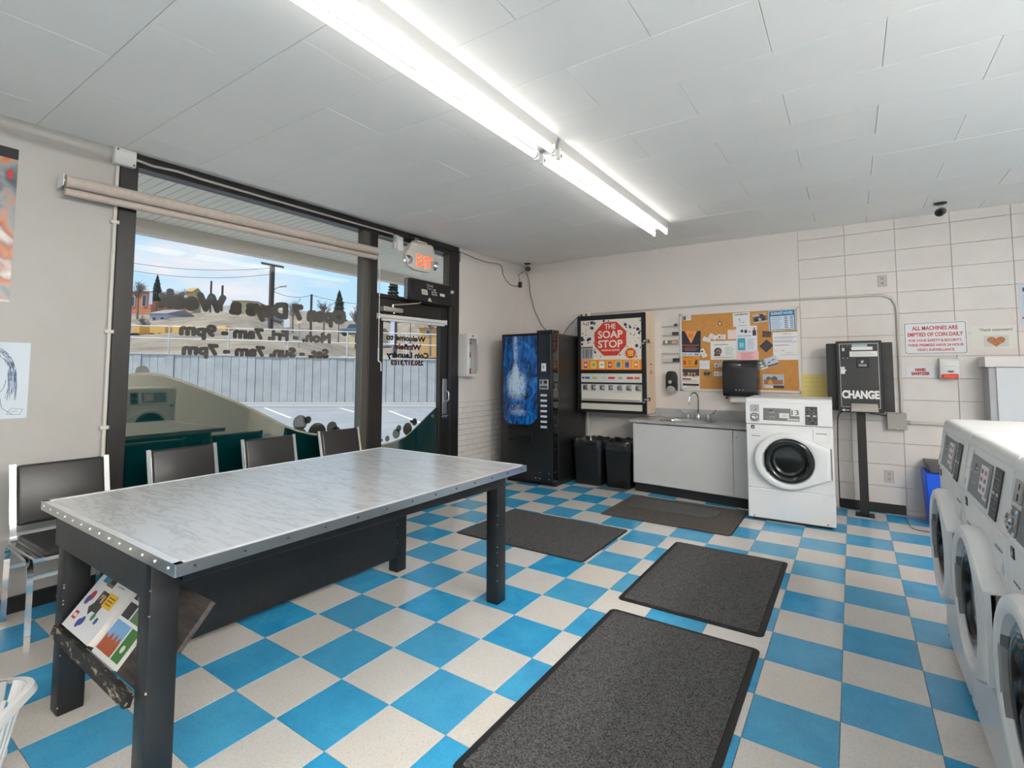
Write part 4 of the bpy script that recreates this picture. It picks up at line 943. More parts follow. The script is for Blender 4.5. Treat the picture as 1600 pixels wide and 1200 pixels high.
b = MB(); b.lathe([(.022, 0), (.02, .006), (0, .008)], (-.50, 4.236, 1.235), (0, -1, 0), mat('push_grey', (170, 170, 168), .35), 20); build('sight_window', b, t)
t = thing('card_rack', 'clear acrylic card rack with little shelves, left of the cork board', 'rack', (-.5, 4.29, 1.46))
b = MB(); b.box(-.60, -.398, YB-.008, YB-.003, 1.46, 2.0, ACRYL); build('back_sheet', b, t)
for z in (1.47, 1.575, 1.69, 1.79, 1.90):
    b = MB(); b.box(-.60, -.398, YB-.05, YB-.008, z, z+.004, ACRYL); b.box(-.60, -.398, YB-.052, YB-.048, z, z+.03, ACRYL); b.box(-.60, -.398, YB-.0525, YB-.0475, z-.002, z+.004, mat('shelf_edge', (140, 138, 134), .3)); build('shelf', b, t)
def card_on_shelf(x, z, w, h, col, lab, mk=()):
    b = MB(); b.M = frame((x, YB-.038, z), (1, 0, 0), (0, .12, 1)); b.box(0, w, 0, h, -.010, 0, ink(col)); sheet_marks(b, w, h, 0, mk); tag(build('card_stack', b), lab, 'card', 'cards in the acrylic rack')
card_on_shelf(-.478, 1.7945, .075, .04, (40, 38, 40), 'black card stack on the second shelf of the acrylic rack')
card_on_shelf(-.455, 1.9045-.001, .04, .03, (70, 66, 64), 'small grey card on the top shelf of the acrylic rack')
card_on_shelf(-.585, 1.6945, .10, .042, (120, 120, 96), 'green and white cards on the third shelf of the acrylic rack', [('r', .2, .1, .5, .9, (226, 226, 220)), ('r', .6, .1, .7, .8, (60, 60, 60))])
card_on_shelf(-.478, 1.6945, .07, .045, (196, 150, 124), 'pinkish brown card on the third shelf of the acrylic rack', [('r', .1, .2, .6, .5, (230, 200, 190))])
card_on_shelf(-.475, 1.4745, .075, .045, (52, 40, 56), 'dark purple card on the bottom shelf of the acrylic rack', [('r', .5, .3, .8, .6, (120, 60, 80))])
card_on_shelf(-.59, 1.4745, .10, .035, (200, 198, 192), 'plain white cards on the bottom shelf of the acrylic rack')

# ================================================================== CORK BOARD AND ITS PAPERS
bx_0, bx_1, bz_0, bz_1 = -.392, .858, 1.132, 2.052
t = thing('cork_board', 'cork notice board in a thin white frame full of cards', 'board', (.23, YB-.01, bz_0))
CORK = mat('cork', (205, 148, 82), .85, noise=(120, (178, 120, 60), .45, .7), bump=(250, .4, .003))
b = MB(); b.box(bx_0+.01, bx_1-.01, YB-.014, YB-.002, bz_0+.01, bz_1-.01, CORK); build('cork_sheet', b, t)
b = MB(); FR = mat('board_frame', (226, 220, 214), .4)
for x0, x1, z0, z1 in ((bx_0, bx_1, bz_1-.024, bz_1), (bx_0, bx_1, bz_0, bz_0+.024), (bx_0, bx_0+.022, bz_0, bz_1), (bx_1-.022, bx_1, bz_0, bz_1)): b.box(x0, x1, YB-.020, YB-.0015, z0, z1, FR, .003)
build('frame', b, t)
PIN = [0]
def paper(label, cx, cz, w, h, col, mk=(), rot=0, n=0, name='notice', cat='paper', y=None, group='notices on the cork board', pin=True):
    y = (YB-.0145 if y is None else y)-.0012*n
    r = Vector((cos(radians(rot)), 0, sin(radians(rot)))); u = Vector((-sin(radians(rot)), 0, cos(radians(rot))))
    o_ = Vector((cx, y, cz))-r*w/2-u*h/2
    b = MB(); b.M = frame(o_, r, u); b.box(0, w, 0, h, 0, .0006, ink(col)); sheet_marks(b, w, h, .0006, mk)
    if pin: b.lathe([(0, .007), (.004, .006), (.0045, .001)], (w*.5, h*.93, 0), (0, 0, 1), ink(random.choice(((60, 60, 62), (220, 220, 220), (190, 60, 50)))), 8)
    return tag(build(name, b, origin=(cx, y, cz-h/2)), label, cat, group)
K, Wt = (50, 50, 54), (230, 230, 230)
paper('small white business card in the top left corner of the cork board', -.306, 1.998, .095, .06, Wt, [('r', .06, .1, .38, .85, (80, 80, 84)), ('l', .5, .95, .2, .8, 3, (160, 160, 160))], 1, name='business_card', cat='card')
paper('white letter-size notice with a small sketch, top middle of the cork board', .292, 1.944, .177, .155, (228, 229, 232), [('r', .1, .84, .9, .90, (90, 90, 96)), ('c', .38, .52, .008, (150, 150, 155)), ('p', [(.5, .3), (.62, .26), (.68, .44), (.63, .32)], K), ('p', [(.38, .3), (.42, .3), (.41, .46), (.39, .46)], (120, 120, 125)), ('l', .3, .8, .02, .1, 1, (120, 120, 125))], 1)
paper('dark card showing a tractor, between white notice and blue hours sheet', .481, 1.951, .142, .10, (128, 108, 92), [('r', 0, .72, 1, 1, (196, 176, 156)), ('c', .22, .38, .022, (34, 36, 40)), ('c', .72, .34, .016, (34, 36, 40)), ('r', .18, .36, .86, .64, (64, 70, 84)), ('r', .5, .6, .76, .92, (58, 62, 72)), ('r', .4, .2, .56, .5, (180, 190, 200)), ('r', 0, 0, 1, .12, (200, 200, 200))], 7, name='business_card', cat='card')
hm = [('r', .03, .03, .97, .97, (24, 112, 166)), ('r', .07, .06, .93, .72, (206, 220, 232)), ('t', 'BUSINESS HOURS', .5, .80, .026, (224, 240, 248), .78)]
for q in range(7): hm += [('r', .10, .635-.085*q, .10+.34+.05*sin(q*2), .66-.085*q, (120, 150, 190)), ('r', .58, .63-.085*q, .70, .665-.085*q, K), ('r', .78, .63-.085*q, .90, .665-.085*q, (90, 70, 90))]
paper('blue bordered business hours sheet in the top right corner of the cork board', .697, 1.913, .262, .222, (196, 214, 226), hm, 1.5)
paper('dark navy poster with an orange wedge on the left of the cork board', -.268, 1.690, .225, .296, (36, 38, 52), [('p', [(.18, 1), (.82, 1), (.52, .50)], (234, 156, 92)), ('c', .5, .82, .03, (222, 130, 50)), ('r', .08, .42, .92, .445, (200, 120, 90)), ('r', .25, .34, .75, .37, (200, 70, 60)), ('r', .1, .28, .9, .30, (170, 130, 110)), ('r', .2, .22, .8, .24, (170, 130, 110)), ('r', 0, 0, 1, .145, (214, 216, 226)), ('r', .08, .04, .28, .1, (170, 175, 190)), ('r', .4, .04, .6, .1, (170, 175, 190)), ('r', .7, .04, .92, .1, (120, 120, 160))], -2, n=1, name='poster', cat='poster')
paper('small white card tilted right, lowest of three above the dog notice', -.085, 1.732, .085, .05, Wt, [('l', .2, .8, .25, .75, 3, (170, 170, 176))], -16, name='business_card', cat='card')
paper('small white card tilted sharply, middle of three above the dog notice', -.015, 1.763, .085, .052, (232, 232, 236), [('l', .2, .8, .25, .75, 2, (180, 180, 184))], -30, name='business_card', cat='card')
paper('small white card nearly level, right of two tilted cards', .076, 1.757, .095, .054, Wt, [('c', .28, .45, .010, K), ('l', .45, .9, .25, .75, 3, (170, 170, 176))], -4, name='business_card', cat='card')
paper('blank pinkish note left of the black figures notice', .197, 1.780, .105, .109, (234, 218, 212), (), 0, name='note')
paper('white sheet with small black figures and a teal leaflet, centre of the cork board', .342, 1.727, .213, .282, (228, 229, 233), [('r', .04, .6, .72, .62, (80, 90, 120)), ('p', [(.2, .76), (.36, .76), (.3, .88), (.24, .86)], K), ('c', .46, .80, .018, (130, 80, 80)), ('p', [(.4, .72), (.52, .72), (.5, .8), (.42, .8)], (70, 60, 70)), ('p', [(.6, .74), (.7, .74), (.65, .84)], (130, 130, 130)), ('r', .78, .61, .96, .82, (60, 58, 66)), ('r', .84, .82, .9, .93, (60, 58, 66)), ('r', .05, .04, .43, .53, (70, 160, 184)), ('r', .14, .16, .34, .34, (150, 200, 214)), ('l', .52, .94, .08, .5, 7, (160, 166, 190))], 0, n=1)
paper('pink notice just above the towel dispenser', .346, 1.530, .225, .11, (244, 196, 200), [('l', .2, .85, .2, .9, 4, (200, 110, 120))], 0, n=2)
paper('white lost dog notice with a brown dog photo, middle of the cork board', .094, 1.603, .278, .215, (230, 230, 228), [('c', .29, .45, .042, (66, 56, 54)), ('r', .16, .24, .22, .5, (60, 50, 48)), ('c', .30, .42, .028, (150, 120, 110)), ('c', .30, .40, .012, (70, 44, 38)), ('r', .13, .20, .38, .30, (70, 60, 60)), ('l', .12, .85, .74, .86, 1, (150, 150, 150)), ('l', .56, .92, .24, .68, 5, (170, 170, 172)), ('l', .12, .9, .08, .16, 1, (150, 150, 152))], 0)
paper('white card tilted steeply beside the navy poster', -.128, 1.574, .10, .056, Wt, [('c', .25, .5, .012, K), ('l', .45, .9, .3, .7, 2, (170, 170, 176))], -64, name='business_card', cat='card')
paper('orange flyer under the navy poster', -.273, 1.469, .195, .145, (226, 152, 48), [('l', .1, .9, .84, .94, 1, (120, 70, 20)), ('r', .08, .3, .22, .66, (190, 60, 50)), ('l', .32, .66, .3, .7, 3, (140, 90, 40)), ('p', [(.74, .28), (.88, .3), (.9, .66), (.8, .7), (.76, .5)], (70, 50, 50)), ('l', .1, .9, .08, .2, 1, (120, 70, 20))], 0, name='flyer')
paper('blank white note right of the orange flyer', -.121, 1.439, .122, .10, (228, 230, 234), [('l', .2, .8, .3, .7, 3, (205, 208, 214))], -2, name='note')
paper('dark flyer with rows of small pictures in the lower left of the cork board', -.283, 1.268, .217, .254, (226, 224, 220), [('r', .02, .86, .98, .98, (56, 60, 70)), ('r', .02, .66, .98, .86, (70, 72, 84))]+[('c', .12+.155*q, .76, .013, ((200, 160, 130), (90, 60, 50), (220, 180, 150), (200, 170, 60))[q % 4]) for q in range(6)]+[('r', .05+.15*q, .60, .14+.15*q, .68, ((216, 156, 60), (170, 90, 40), (220, 190, 110))[q % 3]) for q in range(6)]+[('r', .05, .48, .55, .54, (110, 40, 50)), ('l', .06, .9, .36, .48, 2, (190, 150, 110)), ('r', .02, .20, .96, .30, (52, 46, 70)), ('r', .3, .13, .8, .18, (190, 196, 120)), ('r', 0, 0, 1, .07, (56, 44, 62))], -1, name='flyer')
paper('small white card left of the towel dispenser, upper of two', .037, 1.433, .088, .046, Wt, [('c', .25, .45, .010, K), ('l', .45, .9, .3, .7, 2, (170, 170, 176))], 1, name='business_card', cat='card')
paper('small white card left of the towel dispenser, lower of two', .030, 1.334, .088, .05, Wt, [('c', .25, .45, .008, (70, 60, 110)), ('l', .45, .9, .3, .7, 2, (170, 170, 176))], -1, name='business_card', cat='card')
paper('camouflage patterned card left of the white cards, low on the cork board', -.086, 1.334, .088, .05, (128, 112, 86), [('p', [(.05, .2), (.3, .1), (.4, .6), (.15, .8)], K), ('p', [(.45, .3), (.7, .2), (.8, .7), (.55, .9)], (40, 40, 36)), ('p', [(.75, .1), (.95, .2), (.9, .5)], (196, 180, 150))], -6, name='business_card', cat='card')
paper('dark brown card below the tractor card', .543, 1.769, .085, .066, (84, 66, 62), [('r', .05, .8, .95, .95, (60, 52, 60)), ('l', .2, .8, .25, .7, 2, (110, 90, 84))], -4, name='business_card', cat='card')
paper('dark slate card standing on its corner, left of the handwritten sheet', .537, 1.640, .105, .095, (62, 62, 74), [('l', .15, .85, .2, .8, 5, (84, 84, 98))], 44, name='business_card', cat='card')
paper('large white handwritten sheet on the right of the cork board', .721, 1.635, .24, .30, (232, 231, 231), [('l', .4, .85, .9, .95, 1, (220, 130, 130)), ('l', .06, .98, .76, .84, 2, (130, 134, 150)), ('l', .04, .98, .62, .72, 2, (150, 134, 150)), ('l', .04, .7, .5, .56, 1, (130, 134, 150)), ('r', .36, .325, .44, .345, (90, 90, 100)), ('l', .04, .3, .32, .35, 1, (150, 150, 160)), ('l', .5, .9, .22, .27, 1, (220, 150, 150)), ('l', .3, .95, .16, .2, 1, (170, 170, 180))], 0, n=1)
paper('folded leaflet of small photos, tilted, right of the towel dispenser', .546, 1.456, .205, .105, (186, 190, 200), [('r', .0, .12, .36, 1, (120, 130, 110)), ('p', [(.05, .3), (.2, .5), (.3, .3), (.2, .2)], (220, 220, 220)), ('r', .08, .6, .22, .75, (230, 230, 232)), ('r', .42, .2, .98, .96, (200, 208, 224)), ('p', [(.5, .4), (.66, .5), (.62, .6), (.48, .5)], (70, 90, 150)), ('p', [(.7, .55), (.9, .65), (.86, .72), (.7, .66)], (90, 90, 110)), ('r', .42, .06, .98, .24, (110, 84, 66)), ('r', .12, 0, .44, .14, (236, 234, 230))], 17, n=1, name='leaflet')
paper('postcard with an orange house at the lower right of the cork board', .594, 1.256, .204, .148, (196, 194, 200), [('r', 0, .56, 1, 1, (176, 190, 212)), ('c', .28, .66, .025, (100, 104, 80)), ('c', .55, .66, .03, (92, 98, 82)), ('r', .05, .24, .95, .6, (150, 110, 84)), ('p', [(.26, .28), (.46, .28), (.46, .52), (.36, .64), (.26, .52)], (224, 150, 60)), ('p', [(.6, .3), (.84, .3), (.84, .5), (.72, .6), (.6, .5)], (176, 104, 70)), ('r', 0, .14, 1, .26, (190, 196, 204)), ('r', .12, 0, .5, .14, (234, 232, 228)), ('r', .5, 0, 1, .2, (70, 58, 62))], -1, name='postcard', cat='card')
b = MB(); b.tube([(.064+.018*cos(2*pi*q/16), YB-.018, 1.91+.018*sin(2*pi*q/16)) for q in range(16)], .004, ink((70, 60, 54)), 6, closed=True); b.lathe([(.013, 0), (.013, .002), (0, .002)], (.064, YB-.0165, 1.91), (0, -1, 0), ink((220, 214, 200)), 14); b.tube([(.064, YB-.018, 1.93), (.066, YB-.02, 1.965)], .0025, ink((170, 70, 50)), 6)
tag(build('key_tag', b), 'round key tag hanging from a red pin on the upper cork board', 'key tag')
paper('blank yellow sheet on the block wall, partly behind the change machine', .972, 1.19, .235, .285, (232, 212, 132), [('l', .05, .95, .3, .95, 4, (226, 204, 120))], 0, y=YB-.002, pin=False, name='yellow_sheet', group=None)

# ================================================================== CHANGE MACHINE
t = thing('change_machine', 'black coin change machine lettered CHANGE on a floor post', 'change machine', (1.36, 4.06, 0))
b = MB(); b.box(1.325, 1.395, 4.06, 4.13, .008, 1.0, BLK, .004); build('post', b, t)
b = MB(); b.box(1.285, 1.435, 4.02, 4.18, 0, .008, BLK, .002); build('foot_plate', b, t)
DK = mat('satin_black', (27, 27, 27), .4)
for x0, x1, xb in ((1.098, 1.182, 1.14), (1.538, 1.622, 1.58)):
    b = MB(); b.box(x0, x1, 4.055, 4.12, .985, 1.635, DK, .004)
    for z in (1.05, 1.22, 1.34, 1.46, 1.58): b.lathe([(0, .005), (.006, .004), (.008, 0)], (xb, 4.055, z), (0, -1, 0), BLKP, 10)
    build('side_flange', b, t)
b = MB(); b.box(1.18, 1.54, 3.99, 4.20, .972, 1.652, DK, .006); build('case', b, t)
b = MB(); b.M = frame((1.18, 3.9895, .972), (1, 0, 0), (0, 0, 1)); w_, h_ = .36, .68
b.box(.02, .338, .045, .662, 0, .004, mat('dark_grey_door', (44, 44, 45), .4), .001)
LN = ink((196, 196, 192))
for x0, x1, y0, y1 in ((.028, .333, .650, .655), (.028, .032, .055, .655), (.329, .333, .045, .655), (.028, .10, .052, .056), (.31, .333, .045, .049)): b.poly([(x0, y0, .0044), (x1, y0, .0044), (x1, y1, .0044), (x0, y1, .0044)], LN)
b.text('CHANGE', ink((232, 232, 230)), (.182, .137, .0046), (1, 0, 0), (0, 1, 0), .072, 0, width=.288, bold=.03, fat=.0015)
b.poly([(.03, .022, .0005), (.055, .036, .0005), (.05, .025, .0005), (.09, .025, .0005), (.09, .019, .0005), (.05, .019, .0005), (.055, .008, .0005)], ink((232, 232, 230)))
build('door', b, t, label='dark grey door with a white outline and the word CHANGE')
b = MB(); b.M = frame((1.18, 3.985, .972), (1, 0, 0), (0, 0, 1))
for x0, x1, y0, y1, c in ((.13, .25, .622, .645, (150, 176, 190)), (.125, .29, .592, .622, (224, 222, 216)), (.11, .325, .530, .580, (226, 225, 222))): b.box(x0, x1, y0, y1, 0, .0012, ink(c))
for k in range(3): b.poly([(.12, .542+.012*k, .0016), (.31-.02*k, .542+.012*k, .0016), (.31-.02*k, .545+.012*k, .0016), (.12, .545+.012*k, .0016)], ink((150, 150, 150)))
build('instruction_label', b, t)
b = MB(); b.M = frame((1.18, 3.985, .972), (1, 0, 0), (0, 0, 1)); b.box(.035, .105, .505, .635, 0, .004, BLKP, .001); b.box(.05, .07, .585, .615, .004, .006, ink((200, 200, 190))); b.box(.074, .082, .535, .565, .004, .0055, mat('slot_black', (6, 6, 6), .7))
for u, v in ((.055, .515), (.09, .515), (.055, .63), (.09, .63)): b.lathe([(0, .003), (.004, .002), (.005, 0)], (u, v, .004), (0, 0, 1), CHROME, 8)
build('coin_inlet', b, t)
b = MB(); b.M = frame((1.18, 3.985, .972), (1, 0, 0), (0, 0, 1)); b.box(.16, .255, .425, .515, 0, .014, BLKP, .005); b.box(.175, .242, .435, .46, .014, .018, mat('bill_slot', (150, 152, 150), .4), .002); b.box(.178, .238, .446, .449, .018, .0185, BLKP); b.poly([(.196, .47, .0145), (.206, .468, .0145), (.216, .478, .0145), (.216, .492, .0145), (.204, .492, .0145), (.196, .484, .0145)], ink((200, 200, 196))); build('bill_slot', b, t)
b = MB(); b.M = frame((1.18, 3.985, .972), (1, 0, 0), (0, 0, 1)); b.box(.032, .068, .365, .435, 0, .006, ALU, .002); b.lathe([(.01, 0), (.01, .012), (0, .012)], (.05, .40, .006), (0, 0, 1), CHROME, 14); b.box(.068, .078, .393, .407, 0, .005, CHROME); build('lock', b, t)
b = MB(); b.M = frame((1.18, 3.985, .972), (1, 0, 0), (0, 0, 1)); TR = mat('tray_metal', (178, 172, 162), .4, .4); b.hexa([(.105, .018, 0), (.315, .018, 0), (.310, .088, 0), (.108, .088, 0), (.105, .018, .05), (.315, .018, .05), (.310, .088, .022), (.108, .088, .022)], TR, .003); b.box(.104, .316, .014, .022, .0, .06, TR, .002); build('coin_tray', b, t, label='plain metal coin tray')
b = MB(); b.tube([(1.22, 4.10, .972), (1.185, 4.12, .95), (1.17, 4.16, .90), (1.165, 4.18, .75), (1.16, 4.2, .5), (1.16, 4.22, .03)], .005, BLKP, 8); tag(build('power_cable', b), 'black cable hanging from the change machine beside washer 13', 'cable')
b = MB(); b.tube([(1.40, 4.15, .972), (1.44, 4.19, .955), (1.52, 4.24, .945), (1.567, 4.25, .935)], .005, BLKP, 8); tag(build('power_cable', b), 'short black cable from the change machine to the grey box', 'cable')

# ================================================================== THINGS ON THE BLOCK WALL
b = MB(); b.box(1.566, 1.716, 4.24, YB-.002, .808, .965, GALV, .004)
for x, z in ((1.64, .955), (1.645, .82)): b.lathe([(0, .004), (.005, .003), (.006, 0)], (x, 4.24, z), (0, -1, 0), CHROME, 8)
tag(build('electrical_box', b), 'square grey electrical box on the wall right of the change machine', 'box')
cm = mat('painted_conduit', (203, 198, 191), .5)
b = MB(); b.tube([(-1.70, YB-.016, 2.128), (-.9, YB-.016, 2.132), (-.1, YB-.016, 2.135), (.87, YB-.016, 2.128), (1.50, YB-.016, 2.116), (1.58, YB-.016, 2.108), (1.645, YB-.016, 2.075), (1.680, YB-.016, 2.01), (1.686, YB-.016, 1.93), (1.686, YB-.016, 1.5), (1.686, YB-.016, .965)], .0125, cm, 10); tag(build('wall_conduit', b), 'long painted conduit running over the cork board and down to the grey box', 'conduit')
b = MB(); b.tube([(1.716, YB-.03, .878), (2.3, YB-.03, .872)], .013, cm, 10); b.tube([(1.716, YB-.03, .878), (1.745, YB-.03, .878)], .019, GALV, 10); tag(build('wall_conduit', b), 'short horizontal conduit leaving the grey box to the right', 'conduit')
def outlet(x, z, label, col=(196, 188, 180)):
    t = thing('wall_outlet', label, 'outlet', (x, YB-.003, z)); b = MB(); b.box(x-.036, x+.036, YB-.009, YB-.0015, z-.057, z+.057, ink(col), .003); build('cover_plate', b, t)
    b = MB(); b.M = frame((x, YB-.009, z), (1, 0, 0), (0, 0, 1))
    for v in (-.024, .024):
        b.poly([(.016*cos(2*pi*q/14), v+.014*sin(2*pi*q/14), .0004) for q in range(14)], ink((176, 168, 160)))
        for u in (-.007, .005): b.poly([(u, v-.002, .0008), (u+.003, v-.002, .0008), (u+.003, v+.008, .0008), (u, v+.008, .0008)], ink((50, 48, 46)))
        b.poly([(.003*cos(2*pi*q/8), v-.008+.003*sin(2*pi*q/8), .0008) for q in range(8)], ink((50, 48, 46)))
    build('socket', b, t)
outlet(1.580, 2.253, 'painted outlet high on the block wall above the change machine'); outlet(1.566, .350, 'outlet low on the block wall right of the change machine post')
# coin sign
b = MB(); b.M = frame((1.726, YB-.0045, 1.522), (1, 0, 0), (0, 0, 1)); w_, h_ = .462, .308
def rr2(a, r, z, n=4):
    o_ = []
    for cx, cy, s0 in ((w_-a-r, h_-a-r, 0), (a+r, h_-a-r, pi/2), (a+r, a+r, pi), (w_-a-r, a+r, 3*pi/2)):
        for q in range(n+1): o_.append((cx+r*cos(s0+pi/2*q/n), cy+r*sin(s0+pi/2*q/n), z))
    return o_
b.prism(rr2(0, .015, 0), (0, 0, .002), ink((230, 230, 230))); b.poly(rr2(.009, .014, .0023), ink((58, 62, 58))); b.poly(rr2(.013, .012, .0026), ink((230, 229, 230)))
RD = ink((198, 66, 74))
for tx, v, h, wd in (('ALL MACHINES ARE', .232, .036, .33), ('EMPTIED OF COIN DAILY', .172, .036, .40), ('FOR YOUR SAFETY & SECURITY,', .122, .023, .385), ('THESE PREMISES HAVE 24 HOUR', .078, .023, .405), ('VIDEO SURVEILLANCE', .034, .023, .27)): b.text(tx, RD, (w_/2, v, .003), (1, 0, 0), (0, 1, 0), h, 0, width=wd, bold=.02, fat=h*.012)
tag(build('notice_sign', b), 'white sign in red capitals about coins emptied daily and video surveillance', 'sign')
b = MB(); b.M = frame((1.733, YB-.0045, 1.308), (1, 0, 0), (0, 0, 1)); b.box(0, .214, 0, .102, 0, .0015, ink((226, 226, 226))); RD2 = ink((176, 44, 48))
b.text('HAND', RD2, (.107, .058, .002), (1, 0, 0), (0, 1, 0), .027, 0, width=.075, bold=.03, fat=.0012); b.text('SANITIZER', RD2, (.107, .022, .002), (1, 0, 0), (0, 1, 0), .027, 0, width=.135, bold=.03, fat=.0012)
tag(build('sanitizer_sign', b), 'small white HAND SANITIZER sign under the coin sign', 'sign')
b = MB(); b.M = frame((2.212, YB-.003, 1.565), (1, 0, 0), (0, 0, 1)); w_, h_ = .294, .205; b.box(0, w_, 0, h_, 0, .0008, ink((226, 224, 216)))
b.text('Thank customers!', ink((148, 142, 120)), (.165, .160, .0012), (1, 0, 0), (0, 1, 0), .024, 0, width=.215, fat=.0012); b.poly([(.082, .018, .0011), (.245, .018, .0011), (.245, .118, .0011), (.082, .118, .0011)], ink((208, 206, 204)))
HRT = mat('heart_print', (150, 88, 52), .6, noise=(60, (196, 132, 84), .4, .6, (1, 1, 3)))
hp = []
for q in range(40):
    a = 2*pi*q/40; hp.append((.164+.0040*16*sin(a)**3*.94, .068+.0032*(13*cos(a)-5*cos(2*a)-2*cos(3*a)-cos(4*a)), .0016))
b.poly(hp, HRT); tag(build('thank_you_card', b), 'white sheet with a brown heart, right of the coin sign', 'paper')
b = MB(); b.M = frame((2.54, YB-.003, 1.765), (1, 0, 0), (0, 0, 1)); b.box(0, .22, 0, .36, 0, .0008, ink((206, 214, 224))); sheet_marks(b, .22, .36, .0008, [('r', .1, .82, .5, .92, (90, 80, 110)), ('l', .1, .9, .45, .75, 5, (170, 176, 190)), ('r', .05, .16, .16, .2, (190, 60, 70))]); tag(build('paper_notice', b), 'pale blue notice cut by the right edge of the picture', 'paper')
t = thing('sanitizer_dispenser', 'white hand sanitizer dispenser with a red push bar', 'dispenser', (2.04, 4.27, 1.26))
b = MB(); b.prism([(1.972, y, z) for y, z in ((YB-.002, 1.285), (4.245, 1.30), (4.225, 1.34), (4.215, 1.40), (4.222, 1.46), (4.25, 1.484), (YB-.002, 1.484))], (.138, 0, 0), WHITEP, .010, seg=2); build('body', b, t)
b = MB(); b.box(1.985, 2.098, 4.212, 4.24, 1.298, 1.34, mat('push_red', (226, 66, 48), .35), .006); build('push_bar', b, t, label='red push bar')
b = MB(); b.M = frame((1.99, 4.2135, 1.36), (1, 0, 0), (0, 0, 1)); b.poly([(.032, .0, .004), (.055, -.008, .004), (.078, 0, .004), (.078, .008, .004), (.032, .008, .004)], ink((60, 60, 64))); b.poly([(.01, .05, .005), (.1, .05, .005), (.1, .053, .005), (.01, .053, .005)], ink((170, 170, 170))); build('print', b, t)
# tall pale cabinet behind the machines
t = thing('tall_cabinet', 'tall white cabinet with a beige cap behind the right-hand machines', 'cabinet', (2.7, 4.2, 0))
b = MB(); b.box(2.275, 3.3, 4.09, YB-.003, 0, 1.398, mat('cabinet_side', (176, 176, 176), .5), .003); build('carcass', b, t)
b = MB(); b.box(2.322, 3.3, 4.074, 4.0898, .05, 1.396, mat('cabinet_face', (214, 215, 217), .45), .002); build('face_panel', b, t)
b = MB(); b.box(2.25, 3.32, 4.05, YB-.003, 1.40, 1.49, BEIGE_S, .003); build('cap', b, t)
# blue tub with a dark lid
t = thing('recycling_tub', 'blue tub with a dark grey lid behind the farthest machine', 'bin', (1.98, 4.1, 0))
b = MB(); b.hexa([(1.825, 3.99, 0), (2.12, 3.99, 0), (2.12, 4.24, 0), (1.825, 4.24, 0), (1.805, 3.96, .47), (2.16, 3.96, .47), (2.16, 4.27, .47), (1.80, 4.27, .47)], mat('tub_blue', (12, 84, 214), .4), .01); build('tub', b, t)
b = MB(); b.hexa([(1.84, 3.955, .47), (2.165, 3.955, .47), (2.165, 4.275, .47), (1.84, 4.275, .47), (1.815, 3.935, .555), (2.18, 3.935, .555), (2.18, 4.285, .555), (1.815, 4.285, .555)], mat('lid_grey', (84, 80, 76), .5), .01); build('lid', b, t)
b = MB(); b.tube([(1.672, 4.16, .004), (1.678, 3.93, .004), (1.69, 3.83, .004), (1.74, 3.79, .004), (2.0, 3.77, .004)], .0035, mat('brown_cord', (110, 76, 56), .5), 6); tag(build('extension_cable', b), 'thin brown cord lying on the floor tiles by the back wall', 'cord')
# cameras and cables
def camera_unit(x, y, tgt, label, g):
    zc = CZ(x, y)-.001; t = thing('security_camera', label, 'camera', (x, y, zc-.12), 0, g)
    b = MB(); b.lathe([(.046, 0), (.046, .008), (.02, .018), (0, .018)], (x, y, zc), (0, 0, -1), BLKP, 20); b.tube([(x, y, zc-.01), (x, y, zc-.05)], .012, CHROME, 10); build('mount', b, t)
    d = Vector(tgt).normalized(); c = Vector((x, y, zc-.078)); b = MB(); b.lathe([(0, -.045), (.026, -.043), (.034, -.03), (.036, .03), (.034, .042), (.026, .044), (.024, .036), (0, .035)], c, d, mat('camera_shell', (70, 68, 66), .3, .5), 20)
    build('housing', b, t); b = MB(); b.lathe([(.018, .036), (.014, .042), (0, .043)], c, d, GB, 16); build('lens', b, t)
camera_unit(2.0, 3.93, (-.35, -.9, -.35), 'ball-shaped security camera on the ceiling near the right end of the back wall', None)
camera_unit(-2.47, 4.17, (.7, -.55, -.2), 'security camera at the ceiling in the corner above the drinks machine', None)
CB = mat('grey_cable', (84, 80, 78), .5)
b = MB(); b.tube([(XW+.006, 2.885, 2.70), (XW+.006, 2.89, 2.825), (XW+.006, 3.05, 2.815), (XW+.006, 3.2, 2.80), (XW+.006, 3.45, 2.80), (XW+.006, 3.7, 2.822), (XW+.006, 3.77, 2.81), (XW+.007, 3.80, 2.70), (XW+.01, 3.87, 2.62), (XW+.015, 3.97, 2.575), (XW+.02, 4.08, 2.565), (XW+.03, 4.2, 2.60)], .0045, CB, 6); tag(build('camera_cable', b), 'thin cable looping along the top of the wall beside the door', 'cable')
b = MB(); b.box(-2.632, -2.592, 4.18, 4.22, 2.565, 2.645, BLKP, .004); b.tube([(-2.612, 4.2, 2.645), (-2.63, 4.18, 2.74), (-2.52, 4.17, 2.79)], .004, CB, 6); tag(build('power_adapter', b), 'small black power adapter hanging below the corner camera', 'adapter')
b = MB(); b.tube([(-2.50, 4.19, 2.77), (-2.53, YB-.02, 2.70), (-2.51, YB-.008, 2.47), (-2.44, YB-.008, 2.23), (-2.32, YB-.008, 2.01), (-2.255, YB-.012, 1.95), (-2.25, 4.24, 1.815)], .0045, CB, 6); tag(build('camera_cable', b), 'thin cable running down from the corner camera to the drinks machine', 'cable')
b = MB(); b.tube([(-1.95, 4.24, 1.815), (-1.94, YB-.012, 1.92), (-1.85, YB-.008, 2.02), (-1.70, YB-.01, 2.125)], .0045, CB, 6); tag(build('power_cable', b), 'thin cable from the drinks machine up to the outlet strip', 'cable')
b = MB(); b.box(-1.70, -1.56, 4.262, YB-.03, 2.078, 2.142, WHITEP, .004)
